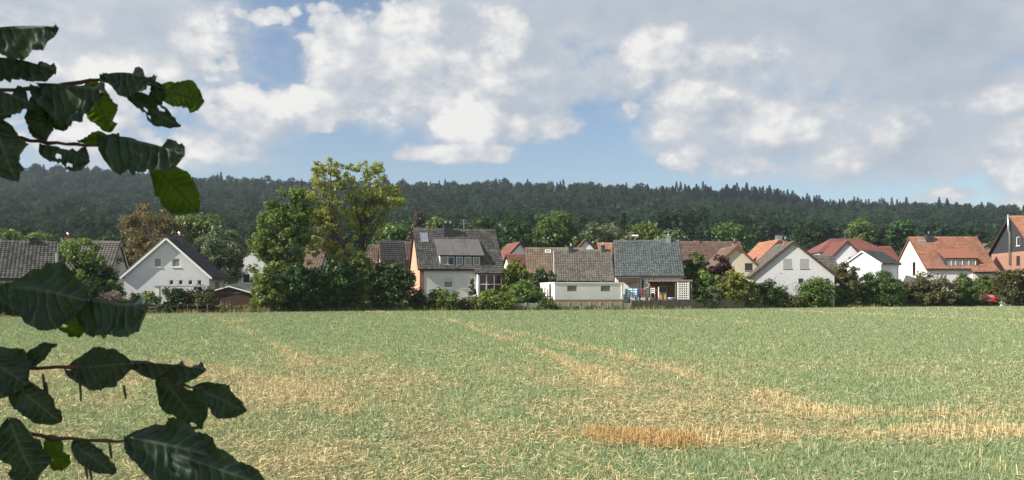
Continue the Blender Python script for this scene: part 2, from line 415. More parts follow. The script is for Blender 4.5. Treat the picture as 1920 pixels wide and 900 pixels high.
def grid_mesh(name, xs, ys, zf, mat, attr=None, kind='structure'):
    X, Y = np.meshgrid(xs, ys); Z = zf(X, Y); nx, ny = len(xs), len(ys)
    V = np.stack([X, Y, Z], -1).reshape(-1, 3)
    return grid_faces(name, V, nx, ny, mat, attr, kind)
def grid_faces(name, V, nx, ny, mat, attr=None, kind='structure'):
    i = np.arange(nx*ny).reshape(ny, nx)
    Q = np.stack([i[:-1,:-1], i[:-1,1:], i[1:,1:], i[1:,:-1]], -1).reshape(-1, 4)
    me = bpy.data.meshes.new(name); me.vertices.add(len(V)); me.vertices.foreach_set('co', V.astype(np.float32).ravel())
    me.loops.add(Q.size); me.loops.foreach_set('vertex_index', Q.astype(np.int32).ravel())
    me.polygons.add(len(Q)); me.polygons.foreach_set('loop_start', np.arange(0, Q.size, 4, dtype=np.int32))
    me.polygons.foreach_set('use_smooth', np.ones(len(Q), bool))
    if attr is not None:
        a = me.attributes.new('straw', 'FLOAT', 'POINT'); a.data.foreach_set('value', attr.astype(np.float32).ravel())
    me.materials.append(MATS[mat]); me.update(calc_edges=True)
    o = link(name, me); tag(o, kind=kind); return o
def ground_material():
    m, n, l, o = newmat('meadow'); p = n.new('ShaderNodeBsdfPrincipled'); p.inputs['Roughness'].default_value = .95; p.inputs['Specular IOR Level'].default_value = .1
    t = ntex(n, l, .25, 8, .65); c = mixc(n, l, rng(n, l, t.outputs[0], .4, .65), (.05, .07, .025), (.12, .105, .055))
    l.new(c, p.inputs['Base Color']); l.new(p.outputs[0], o.inputs[0])
    m, n, l, o = newmat('field_soil'); p = n.new('ShaderNodeBsdfPrincipled'); p.inputs['Roughness'].default_value = .95; p.inputs['Specular IOR Level'].default_value = .1
    a = n.new('ShaderNodeAttribute'); a.attribute_name = 'straw'
    t = ntex(n, l, 1.1, 8, .7); t2 = ntex(n, l, 14., 6, .75)
    soil = mixc(n, l, rng(n, l, t2.outputs[0], .35, .65), (.12, .105, .060), (.24, .205, .120))
    grn = mixc(n, l, rng(n, l, t2.outputs[0], .3, .7), (.15, .215, .085), (.25, .31, .14))
    strw = mixc(n, l, rng(n, l, t2.outputs[0], .3, .7), (.26, .215, .11), (.46, .38, .20))
    mm = n.new('ShaderNodeMath'); mm.operation = 'MULTIPLY_ADD'; l.new(t.outputs[0], mm.inputs[0]); mm.inputs[1].default_value = .7; l.new(a.outputs['Fac'], mm.inputs[2])
    c = mixc(n, l, rng(n, l, mm.outputs[0], .62, 1.05), grn, mixc(n, l, rng(n, l, t2.outputs[0], .42, .58), soil, strw))
    l.new(c, p.inputs['Base Color'])
    b = n.new('ShaderNodeBump'); b.inputs['Strength'].default_value = .8; b.inputs['Distance'].default_value = .05; l.new(t2.outputs[0], b.inputs['Height']); l.new(b.outputs[0], p.inputs['Normal'])
    l.new(p.outputs[0], o.inputs[0])
    plain('gravel', (.36, .29, .20), .95, .15, 3)
ground_material()
grid_mesh('ground', np.concatenate([np.linspace(-1500,-160,30), np.linspace(-150,170,161), np.linspace(180,1500,30)]),
          np.concatenate([np.linspace(-300,20,12), np.linspace(24,140,117), np.linspace(146,1500,100)]), ground_z, 'meadow')

TRACKS = [ # straw lines left by the combine, as points on the field
 ([(-5.9,66),(-3.2,50),(-1.5,40),(.6,29),(1.6,23),(2.2,17)], .28, 1.05),
 ([(-8,62),(-2.8,52.6),(.5,36.6),(3.3,26.3),(4.2,19.1),(4.85,16.5),(5.0,13.5),(4.8,11.6)], .27, 1.0),
 ([(-25.7,68),(-15.9,46),(-8.,28),(-4.7,19.7),(-2.6,13)], .32, .7),
 ([(-14.5,82),(-11.2,74)], .8, 1.0), ([(29.7,85.7),(32,70),(35,54)], 1.2, .9), ([(11,64),(15.4,52)], 1.0, .8),
 ([(40,98),(75,84)], 1.4, .9), ([(25,78),(60,62)], 1.0, .55), ([(-30,64),(-27,60)], 1.0, .8), ([(-20,60),(-18,52)],.7,.6),
 ([(2.6,10.9),(4.4,11.1),(7.6,11.5)], .42, 1.15), ([(3.2,13.8),(5,13.2),(7.5,13.0)], .4, .8), ([(-9,21),(-5,17.5),(-3,14)], .9, .6)]
def seg_d(x, y, pts):
    d = np.full(np.shape(x), 1e9)
    for (x0, y0), (x1, y1) in zip(pts[:-1], pts[1:]):
        L2 = (x1-x0)**2+(y1-y0)**2; t = np.clip(((x-x0)*(x1-x0)+(y-y0)*(y1-y0))/L2, 0, 1)
        d = np.minimum(d, np.hypot(x-x0-t*(x1-x0), y-y0-t*(y1-y0)))
    return d
def track_m(x, y):
    m = np.zeros(np.shape(x))
    wob = .5*(fbm(x/1.5, y/1.5, 31, 2)-.5)
    for pts, w, s in TRACKS: m = np.maximum(m, s*np.exp(-((seg_d(x, y, pts)+wob)/w)**2))
    return m*np.clip(3.4*(fbm(x/.9, y/1.9, 44, 3)-.27), 0, 1.2)
def straw_m(x, y):
    near = np.clip((34-y)/18., 0, 1)
    m = .05+.52*near*np.clip(1.0-.75*np.clip((x-.02*y-1.5)/6., 0, 1), .50, 1)
    m = m + .95*(fbm(x/2.4, y/3.2, 11, 4)-.5)*(.22+1.1*near) + .10*(fbm(x/9, y/14, 17, 3)-.4)
    p_, q_ = x*.97+y*.243, -x*.243+y*.97
    m = m + .55*(fbm(p_/.9, q_/13., 71, 4)-.5)*(.45+.75*near)
    m = m + .75*track_m(x, y)
    m = m - .35*np.exp(-((y-9.2)/.9)**2)*np.clip((x-1)/2, 0, 1)
    return np.clip(m, 0, 1)
def field_z(x, y): return .012+.05*(fbm(x/.9, y/.9, 3, 3)-.5)*np.clip((60-y)/40, .2, 1)
def make_field():
    ts = np.linspace(0, 1, 330); us = np.linspace(-1, 1, 420)
    yy = 3.5*np.exp(ts*math.log(1/3.5*100)); yy = np.concatenate([[-60, -20, 0], yy])
    rows = []
    for y in yy:
        frac = max(0, y)/100.
        half = 12+max(y, 0)*.82
        x = us*half
        e = edge(x); yk = y*np.where(y > 0, e/100.*frac+(1-frac), 1)
        rows.append(np.stack([x, yk], -1))
    P = np.array(rows); X, Y = P[..., 0], P[..., 1]
    Z = field_z(X, Y)
    V = np.stack([X, Y, Z], -1).reshape(-1, 3)
    grid_faces('field', V, len(us), len(yy), 'field_soil', straw_m(X, Y))
make_field()

def sample_field(n, pw, y0=6.3, y1=118., margin=2.0):
    """random points of the field, denser near the camera"""
    out = []
    u = RNG.random(n); a = 2-pw
    y = (y0**a+u*(y1**a-y0**a))**(1/a)
    x = (RNG.random(n)*2-1)*(y*.66+margin)
    ok = y < edge(x)-.3
    return x[ok], y[ok]
def blades(name, mat, x, y, h, w, lean, k=3, lay=None, label=None, base=None):
    n = len(x); yaw = RNG.random(n)*2*math.pi
    z = (field_z(x, y) if base is None else base)
    side = np.stack([np.cos(yaw), np.sin(yaw), np.zeros(n)], -1)
    la = RNG.random(n)*2*math.pi; ln = lean
    d = np.stack([np.cos(la)*np.sin(ln), np.sin(la)*np.sin(ln), np.cos(ln)], -1)
    p = np.stack([x, y, z], -1)
    if k == 3: V = np.stack([p-side*w[:,None], p+side*w[:,None], p+d*h[:,None]], 1).reshape(-1, 3)
    else:
        q = p+d*h[:,None]; V = np.stack([p-side*w[:,None], p+side*w[:,None], q+side*w[:,None]*.8, q-side*w[:,None]*.8], 1).reshape(-1, 3)
    o = npmesh(name, V, n, k, mat); tag(o, label, kind='stuff'); return o
def lying(name, mat, x, y, L, w, tilt, z, label):
    n = len(x); a = RNG.random(n)*2*math.pi
    d = np.stack([np.cos(a)*np.cos(tilt), np.sin(a)*np.cos(tilt), np.sin(tilt)], -1); s = np.stack([-np.sin(a), np.cos(a), np.zeros(n)], -1)
    roll = RNG.random(n)*1.4-.7; s = s*np.cos(roll)[:,None]+np.array([0,0,1.])*np.sin(roll)[:,None]
    p = np.stack([x, y, z], -1); q = p+d*L[:,None]
    V = np.stack([p-s*w[:,None], p+s*w[:,None], q+s*w[:,None], q-s*w[:,None]], 1).reshape(-1, 3)
    o = npmesh(name, V, n, 4, mat); tag(o, label, kind='stuff'); return o
def make_field_cover():
    x, y = sample_field(170000, 1.68)
    sm_ = straw_m(x, y); keep = RNG.random(len(x)) < np.clip(1.18-1.0*sm_, .12, 1); x, y = x[keep], y[keep]
    k = 5; x = np.repeat(x, k)+RNG.normal(0, .035, len(x)*k)*(1+np.repeat(y, k)/25); y = np.repeat(y, k)+RNG.normal(0, .035, len(y)*k)*(1+np.repeat(y, k)/25)
    n = len(x); g = 1+y/16.
    blades('grass', 'grass_blades', x, y, (.028+.052*RNG.random(n))*(.72+.28*g), (.0028+.0026*RNG.random(n))*g, .25+.75*RNG.random(n))
    x, y = sample_field(400000, 1.72)
    sm_ = straw_m(x, y); keep = RNG.random(len(x)) < np.clip(sm_*1.05-.02, .035, 1); x, y = x[keep], y[keep]
    n = len(x); g = 1+y/16.
    lying('straw_litter', 'straw', x, y, (.025+.085*RNG.random(n)**1.7)*(.8+.2*g), (.0017+.0013*RNG.random(n))*g, RNG.normal(.08, .30, n), field_z(x, y)+.01+.045*RNG.random(n), None)
    # stubble left standing along the tracks and here and there
    x, y = sample_field(320000, 1.75)
    tm = track_m(x, y)+.10*(fbm(x/.5, y/.5, 77, 2) > .64)+.03; keep = RNG.random(len(x)) < np.clip(tm*.55, 0, .8); x, y = x[keep], y[keep]
    pr, qr_ = x*.97+y*.243, -x*.243+y*.97; pr = np.where(y < 40, np.round(pr/.15)*.15+RNG.normal(0, .018, len(pr)), pr); x, y = pr*.97-qr_*.243, pr*.243+qr_*.97
    n = len(x); g = 1+y/18.
    blades('stubble_rows', 'straw', x, y, (.04+.09*RNG.random(n))*(.85+.15*g), (.0022+.0012*RNG.random(n))*g, np.abs(RNG.normal(.12, .22, n)), 4)
    # the dense patch
    n = 3000; u = RNG.random(n); v = RNG.random(n)
    x = 1.02+u*1.42; yb = 11.55-.95*u**1.2; y = 10.05+.12*u+v*(yb-10.05)
    row = np.round(y/.125)*.125; y = row+RNG.normal(0, .012, n); x = x+RNG.normal(0, .01, n)
    k = RNG.random(n) < np.clip(.0+2.0*(fbm(x/.30, y/.30, 91, 3)-.22)+.45*(u-.3)-2.2*np.clip(.3-v, 0, 1)-2.0*np.clip(u-.85, 0, 1), .05, 1); x, y = x[k], y[k]; n = len(x)
    blades('stubble_patch', 'stubble', x, y, .05+.11*RNG.random(n), .0026+.0014*RNG.random(n), np.abs(RNG.normal(.14, .28, n)), 4)
    n = 2300; x = RNG.normal(1.72, .48, n); y = 10.75+RNG.normal(0, .30, n)-.35*(x-1.72)
    lying('loose_straw', 'stubble', x, y, .05+.13*RNG.random(n), .0022+.0014*RNG.random(n), RNG.normal(.1, .3, n), field_z(x, y)+.01+.05*RNG.random(n), None)
make_field_cover()

# ------------------------------------------------------------------ trees
def leaf_cloud(centers, radii, npc, size, flat=.75, up=.35, droop=0., rough=.5, core=None):
    """leaf quads in clumps: centers (k,3), radii (k,), npc leaves per clump"""
    k = len(centers); n = k*npc
    C = np.repeat(centers, npc, 0); Rr = np.repeat(radii, npc)
    d = RNG.normal(size=(n, 3)); d /= np.linalg.norm(d, axis=1)[:, None]
    r = (RNG.random(n)**.45)
    off = d*r[:, None]*Rr[:, None]; off[:, 2] *= flat
    if droop: off[:, 2] -= droop*Rr*RNG.random(n)**2
    P = C+off
    dd_ = d if core is None else d*.35+(P-np.array(core))/np.linalg.norm(P-np.array(core), axis=1)[:, None]
    nn = dd_*.9+RNG.normal(size=(n, 3))*rough+np.array([0, 0, up]); nn /= np.linalg.norm(nn, axis=1)[:, None]
    a = np.cross(nn, RNG.normal(size=(n, 3))); a /= np.linalg.norm(a, axis=1)[:, None]; b = np.cross(nn, a)
    s = size*(.6+.8*RNG.random(n)); a = a*(s*.5)[:, None]; b = b*(s*.32)[:, None]
    V = np.stack([P-a, P+b-a*.1+nn*(s*.08)[:, None], P+a, P-b-a*.1+nn*(s*.08)[:, None]], 1).reshape(-1, 3)
    tint = np.clip(np.repeat(RNG.random(k), npc)*.75+RNG.random(n)*.3, 0, 1)
    return V, n, tint
def crown_points(blobs, k, rmin, rmax, hollow=.45):
    """clump centers spread through a few ellipsoids (cx,cy,cz,rx,ry,rz)"""
    vol = np.array([b[3]*b[4]*b[5] for b in blobs])**.75; pk = RNG.choice(len(blobs), k, p=vol/vol.sum())
    B = np.array(blobs)[pk]
    d = RNG.normal(size=(k, 3)); d /= np.linalg.norm(d, axis=1)[:, None]
    r = hollow+(1-hollow)*RNG.random(k)**.6
    return B[:, :3]+d*r[:, None]*B[:, 3:]*.92, rmin+(rmax-rmin)*RNG.random(k)
def tree(name, label, x, y, blobs, mat, leaf=.3, k=60, npc=60, rc=(.5, 1.1), trunk_h=None, tr=.2, bark='bark', limbs=14, cat='tree', group=None, stems=1, flat=.75, droop=0., up=.35, hollow=.45):
    z0 = float(ground_z(x, y)) if y > 20 else 0.
    root = empty(name, (x, y, z0), RNG.random()*0, label, cat, group)
    C, Rr = crown_points(blobs, k, rc[0], rc[1], hollow)
    lowest = .15
    C[:, 2] = np.maximum(C[:, 2], lowest+Rr*.3)
    V, n, tint = leaf_cloud(C, Rr, npc, leaf, flat, up, droop)
    V[:, 2] = np.maximum(V[:, 2], .02)
    crown = npmesh('crown' if cat == 'tree' else 'foliage', V, n, 4, mat, root, tint)
    top = max(b[2] for b in blobs); mb = MB()
    cx = np.mean([b[0] for b in blobs]); cy = np.mean([b[1] for b in blobs])
    th = trunk_h if trunk_h else top*.8
    stemsP = []
    for s in range(stems):
        a = 2*math.pi*s/stems+.6; sp = 0 if stems == 1 else .25
        bx, by = sp*math.cos(a), sp*math.sin(a); tx, ty = cx*.7+bx*3, cy*.7+by*3
        pts = []; rad = []
        for i in range(7):
            t = i/6; pts.append(Vector((bx+(tx-bx)*t+RNG.normal()*.04*th*t*.3, by+(ty-by)*t+RNG.normal()*.04*th*t*.3, -.4+(th+.4)*t))); rad.append(tr*(1.15-.95*t)*(1.25 if i == 0 else 1))
        mb.tube(pts, rad, bark, 7); stemsP.append(pts)
    idx = RNG.permutation(k)[:limbs]
    for i in idx:
        pts = stemsP[int(RNG.integers(stems))]; c = Vector(C[i])
        j = min(5, max(1, int(6*(max(c.z*.62, .2))/max(th, .1)))); p0 = pts[j].lerp(pts[min(6, j+1)], RNG.random()*.5)
        mid = p0.lerp(c, .5)+Vector((0, 0, .1*(c-p0).length))
        r0 = tr*.42*(1-j/8); mb.tube([p0, p0.lerp(mid, .55)+Vector((0,0,.02)), mid, c], [r0, r0*.75, r0*.55, r0*.15], bark, 5, False)
    mb.build('trunk' if cat == 'tree' else 'stem', root, True)
    return root
def px_blobs(x, y, D, lst):
    """ellipsoids measured as (px, py, half width px, half height px) at distance D, made local to a tree standing at (x, y)"""
    z0 = float(ground_z(x, y)); out = []
    for (px, py, rx, ry, *dy) in lst:
        p = at(px, D, py); r = rx*D/F
        out.append((p.x-x, dy[0] if dy else 0., p.z-z0, r, r*.9, ry*D/F))
    return out
def ptree(name, label, D, px, lst, mat, **kw):
    p = at(px, D); return tree(name, label, p.x, D, px_blobs(p.x, D, D, lst), mat, **kw)
def conifer(name, label, x, y, h, r, mat, n=2600, leaf=.35, group=None):
    z0 = float(ground_z(x, y)); root = empty(name, (x, y, z0), 0, label, 'tree', group)
    V, nn, tint = conifer_mesh(h, r, n, leaf); npmesh('crown', V, nn, 4, mat, root, tint)
    mb = MB(); mb.tube([(0,0,-.3),(0,0,h*.5),(0,0,h*.97)], [h*.018, h*.011, .02], 'bark', 6); mb.build('trunk', root, True); return root
def conifer_mesh(h, r, n, leaf):
    lay = max(7, int(h*1.1)); t = (np.floor(RNG.random(n)**.8*lay)+RNG.random(n)*.35)/lay
    t = np.clip(t, 0, 1); rr = r*(1-t)**.85*(.25+.75*RNG.random(n)**.6); a = np.round(RNG.random(n)*9)/9*2*math.pi+t*37+RNG.normal(0, .18, n)
    P = np.stack([np.cos(a)*rr, np.sin(a)*rr, h*(.08+.92*t)-rr*.35], -1)
    out = np.stack([np.cos(a), np.sin(a), -.35*np.ones(n)], -1)+RNG.normal(size=(n, 3))*.35; out /= np.linalg.norm(out, axis=1)[:, None]
    b = np.cross(out, np.array([0, 0, 1.])+RNG.normal(size=(n, 3))*.5); b /= np.linalg.norm(b, axis=1)[:, None]
    s = leaf*(.6+.8*RNG.random(n)); A = out*s[:, None]; B = b*(s*.3)[:, None]
    return np.stack([P-A*.4, P+B, P+A*.6, P-B], 1).reshape(-1, 3), n, RNG.random(n)

# ------------------------------------------------------------------ the wooded hill
def make_forest():
    pc = bpy.data.collections.new('forest_kinds')
    def proto(name, V, n, tint, mat):
        o = npmesh(name, V, n, 4, mat, None, tint); COL.objects.unlink(o); pc.objects.link(o)
    for i in range(7):
        h = RNG.uniform(11, 15); r = RNG.uniform(4.6, 6.6)
        bl = [(0, 0, h*.60, r, r, h*.38)]+[(RNG.uniform(-.55,.55)*r, RNG.uniform(-.55,.55)*r, h*RNG.uniform(.55,.85), r*.5, r*.5, h*.2) for _ in range(4)]
        C, Rr = crown_points(bl, 60, .9, 1.9, .75); V, n, t = leaf_cloud(C, Rr, 26, .95, .85, .25, 0, .22, (0, 0, h*.45)); proto('a_broadleaf_crown', V, n, t, 'forest_leaves')
    for i in range(4):
        h = RNG.uniform(13, 16.5); V, n, t = conifer_mesh(h, RNG.uniform(3.3, 4.6), 760, 1.15); proto('b_conifer_crown', V, n, t, 'forest_needles')
    pts = []; idx = []; sc = []
    y = 205.
    while y < 925:
        step = 8.6+2.6*(y-205)/700; half = y*.80+40
        xs = np.arange(-half, half, step*1.0); m = len(xs)
        X = xs+RNG.uniform(-.45, .45, m)*step; Y = y+RNG.uniform(-.5, .5, m)*step
        px = CX+F*X/Y
        con = np.clip(.20+.50*np.exp(-((px-1420)/170)**2), 0, .85)*np.clip((Y-720)/60, 0.05, 1)
        con = con+.2*(fbm(X/60, Y/60, 8, 2) > .64)*(Y < 600)
        isc = RNG.random(m) < con
        pts.append(np.stack([X, Y, ground_z(X, Y)-.5], -1)); idx.append(np.where(isc, 7+RNG.integers(0, 4, m), RNG.integers(0, 7, m)))
        sc.append(np.where(isc, RNG.uniform(.85, 1.2, m), RNG.uniform(.62, 1.3, m)*np.where(Y > 720, .8, 1))*np.where(isc, np.where(Y > 720, .80+.20*(RNG.random(m) < .12)+.30*np.exp(-((px-1420)/170)**2), .95), 1)*(1-.18*np.clip((320-Y)/110, 0, 1)))
        y += step*.9
    P = np.concatenate(pts); I = np.concatenate(idx); Sc = np.concatenate(sc)
    me = bpy.data.meshes.new('forest'); me.vertices.add(len(P)); me.vertices.foreach_set('co', P.astype(np.float32).ravel())
    a = me.attributes.new('kind_index', 'INT', 'POINT'); a.data.foreach_set('value', I.astype(np.int32))
    a = me.attributes.new('tree_scale', 'FLOAT', 'POINT'); a.data.foreach_set('value', Sc.astype(np.float32))
    a = me.attributes.new('turn', 'FLOAT', 'POINT'); a.data.foreach_set('value', (RNG.random(len(P))*6.28).astype(np.float32))
    o = link('forest', me); tag(o, kind='stuff')
    ng = bpy.data.node_groups.new('forest_scatter', 'GeometryNodeTree')
    ng.interface.new_socket('Geometry', in_out='INPUT', socket_type='NodeSocketGeometry'); ng.interface.new_socket('Geometry', in_out='OUTPUT', socket_type='NodeSocketGeometry')
    n = ng.nodes; l = ng.links; gi = n.new('NodeGroupInput'); go = n.new('NodeGroupOutput')
    ci = n.new('GeometryNodeCollectionInfo'); ci.inputs[0].default_value = pc; ci.inputs['Separate Children'].default_value = True; ci.inputs['Reset Children'].default_value = True
    ip = n.new('GeometryNodeInstanceOnPoints'); ip.inputs['Pick Instance'].default_value = True
    def na(nm, ty):
        x = n.new('GeometryNodeInputNamedAttribute'); x.data_type = ty; x.inputs[0].default_value = nm; return [s for s in x.outputs if s.enabled and s.name == 'Attribute'][0]
    cxyz = n.new('ShaderNodeCombineXYZ'); l.new(na('turn', 'FLOAT'), cxyz.inputs[2])
    e2r = n.new('FunctionNodeEulerToRotation'); l.new(cxyz.outputs[0], e2r.inputs[0])
    l.new(gi.outputs[0], ip.inputs['Points']); l.new(ci.outputs[0], ip.inputs['Instance']); l.new(na('kind_index', 'INT'), ip.inputs['Instance Index'])
    l.new(e2r.outputs[0], ip.inputs['Rotation']); l.new(na('tree_scale', 'FLOAT'), ip.inputs['Scale']); l.new(ip.outputs[0], go.inputs[0])
    md = o.modifiers.new('scatter', 'NODES'); md.node_group = ng
make_forest()
# ------------------------------------------------------------------ houses
def clip_poly(poly, a, b, c):
    """keep a*u+b*z<=c"""
    out = []
    for i in range(len(poly)):
        p, q = poly[i], poly[(i+1) % len(poly)]
        dp = a*p[0]+b*p[1]-c; dq = a*q[0]+b*q[1]-c
        if dp <= 1e-9: out.append(p)
        if (dp < -1e-9 and dq > 1e-9) or (dp > 1e-9 and dq < -1e-9):
            t = dp/(dp-dq); out.append((p[0]+(q[0]-p[0])*t, p[1]+(q[1]-p[1])*t))
    return out
class Face:
    def __init__(s, o, Rt, N): s.o = Vector(o); s.R = Vector(Rt); s.N = Vector(N)
    def p(s, u, z, n=0.): return s.o+s.R*u+Vector((0, 0, z))+s.N*n
    def box(s, mb, u0, u1, z0, z1, n0, n1, mat):
        mb.hexa([s.p(u0,z0,n1), s.p(u1,z0,n1), s.p(u1,z0,n0), s.p(u0,z0,n0), s.p(u0,z1,n1), s.p(u1,z1,n1), s.p(u1,z1,n0), s.p(u0,z1,n0)], mat)
def wall_face(mb, fc, outline, ops, mat, depth=.16, bands=None):
    us = sorted(set([p[0] for p in outline]+[v for o in ops for v in (o[0]-o[2]/2, o[0]+o[2]/2)]))
    zs = sorted(set([p[1] for p in outline]+[v for o in ops for v in (o[1], o[1]+o[3])]+[b[0] for b in (bands or [])]))
    planes = []
    cu = sum(p[0] for p in outline)/len(outline); cz = sum(p[1] for p in outline)/len(outline)
    for i in range(len(outline)):
        p, q = outline[i], outline[(i+1) % len(outline)]
        a, b = q[1]-p[1], -(q[0]-p[0]); c = a*p[0]+b*p[1]
        if a*cu+b*cz > c: a, b, c = -a, -b, -c
        planes.append((a, b, c))
    for u0, u1 in zip(us[:-1], us[1:]):
        for z0, z1 in zip(zs[:-1], zs[1:]):
            mu, mz = (u0+u1)/2, (z0+z1)/2
            if any(abs(mu-o[0]) < o[2]/2 and o[1] < mz < o[1]+o[3] for o in ops): continue
            poly = [(u0,z0),(u1,z0),(u1,z1),(u0,z1)]
            for pl in planes:
                poly = clip_poly(poly, *pl)
                if len(poly) < 3: break
            m = mat
            for bz, bm in (bands or []):
                if mz >= bz: m = bm
            if len(poly) >= 3: mb.poly([fc.p(u, z) for u, z in poly], m)
    for (u, z, w, h, *_) in ops:
        a, b = u-w/2, u+w/2
        for (p, q) in (((a,z),(b,z)), ((b,z),(b,z+h)), ((b,z+h),(a,z+h)), ((a,z+h),(a,z))):
            mb.poly([fc.p(*p), fc.p(*q), fc.p(*q, -depth), fc.p(*p, -depth)], mat)
def window(parent, fc, u, z, w, h, cols=1, rows=1, pane='window_glass', frame='white_paint', shutter=0., shmat='shutter_grey', sill=True, b=.075, name='window', one=False):
    a0, a1 = u-w/2, u+w/2; mb = MB(); n0, n1 = -.13, -.03
    fc.box(mb, a0, a1, z, z+b, n0, n1, frame); fc.box(mb, a0, a1, z+h-b, z+h, n0, n1, frame)
    fc.box(mb, a0, a0+b, z+b, z+h-b, n0, n1, frame); fc.box(mb, a1-b, a1, z+b, z+h-b, n0, n1, frame)
    for i in range(1, cols):
        c = a0+w*i/cols; fc.box(mb, c-b*.55, c+b*.55, z+b, z+h-b, n0, n1-.004, frame)
    for i in range(1, rows):
        c = z+h*i/rows; fc.box(mb, a0+b, a1-b, c-b*.45, c+b*.45, n0, n1-.008, frame)
    pb = MB() if not one else mb
    panes = pane if isinstance(pane, (list, tuple)) else [pane]*cols
    if shutter < 1:
        for i in range(cols):
            c0 = a0+b+(w-2*b)*i/cols; c1 = a0+b+(w-2*b)*(i+1)/cols
            fc.box(pb, c0+.003, c1-.003, z+b, z+(h-b)-(h-2*b)*0, -.115, -.075, panes[i])
    fr = None
    if not one: fr = mb.build(name, parent); par = fr
    if pb.f and not one: pb.build('pane', fr)
    if shutter > 0:
        sb = MB() if not one else mb; nsl = max(3, int(h*shutter/.11)); zt = z+h-.01
        for i in range(nsl):
            q1 = zt-(h*shutter)*i/nsl; q0 = zt-(h*shutter)*(i+.9)/nsl
            fc.box(sb, a0+.02, a1-.02, q0, q1, -.028, -.012, shmat)
        if not one: sb.build('roller_shutter', fr)
    if one: return mb.build(name, parent)
    if sill:
        s2 = MB(); fc.box(s2, a0-.06, a1+.06, z-.05, z-.002, -.1, .07, frame); s2.build('sill', fr)
    return fr
def tiles_mesh(name, Pf, u0, u1, s0, s1, tw, tl, mat, parent, clip=None):
    """Pf(u, s, n) -> point on the slope: u along the eave, s down the slope, n off the slope"""
    nu = max(1, int(round((u1-u0)/tw))); ns = max(1, int(round((s1-s0)/tl))); tw = (u1-u0)/nu; tl = (s1-s0)/ns
    I, J = np.meshgrid(np.arange(nu), np.arange(ns)); I = I.ravel(); J = J.ravel()
    n = len(I); jit = RNG.normal(0, .004, n)
    prof = [(0, .008), (.30, .012), (.62, .060), (.97, .010)]
    ua = [u0+(I+f)*tw for f, _ in prof]; top = [h for _, h in prof]
    sa = s0+J*tl-.02; sb = s0+(J+1)*tl
    # per tile 3 top quads + 3 front quads
    ex = Vector(Pf(1,0,0))-Vector(Pf(0,0,0)); es = Vector(Pf(0,1,0))-Vector(Pf(0,0,0)); en = Vector(Pf(0,0,1))-Vector(Pf(0,0,0)); o = Vector(Pf(0,0,0))
    def pt(u, s, h): return np.array(o)+u[:,None]*np.array(ex)+s[:,None]*np.array(es)+h[:,None]*np.array(en)
    up = [pt(ua[k], sa, np.full(n, top[k])+jit*.3) for k in range(4)]
    lo = [pt(ua[k], sb, np.full(n, top[k]+.052)+jit) for k in range(4)]
    bo = [pt(ua[k], sb, np.full(n, top[k]-.012)) for k in range(4)]
    V = np.stack(up+lo+bo, 1).reshape(-1, 3)
    q = []
    for k in range(3): q += [(k, 4+k, 5+k, k+1), (4+k, 8+k, 9+k, 5+k)]
    Q = (np.array(q)[None]+12*np.arange(n)[:, None, None]).reshape(-1, 4)
    me = bpy.data.meshes.new(name); me.vertices.add(len(V)); me.vertices.foreach_set('co', V.astype(np.float32).ravel())
    me.loops.add(Q.size); me.loops.foreach_set('vertex_index', Q.astype(np.int32).ravel())
    me.polygons.add(len(Q)); me.polygons.foreach_set('loop_start', np.arange(0, Q.size, 4, dtype=np.int32))
    me.materials.append(MATS[mat]); me.update(calc_edges=True); ob = link(name, me, parent); ob['kind'] = 'stuff'; return ob
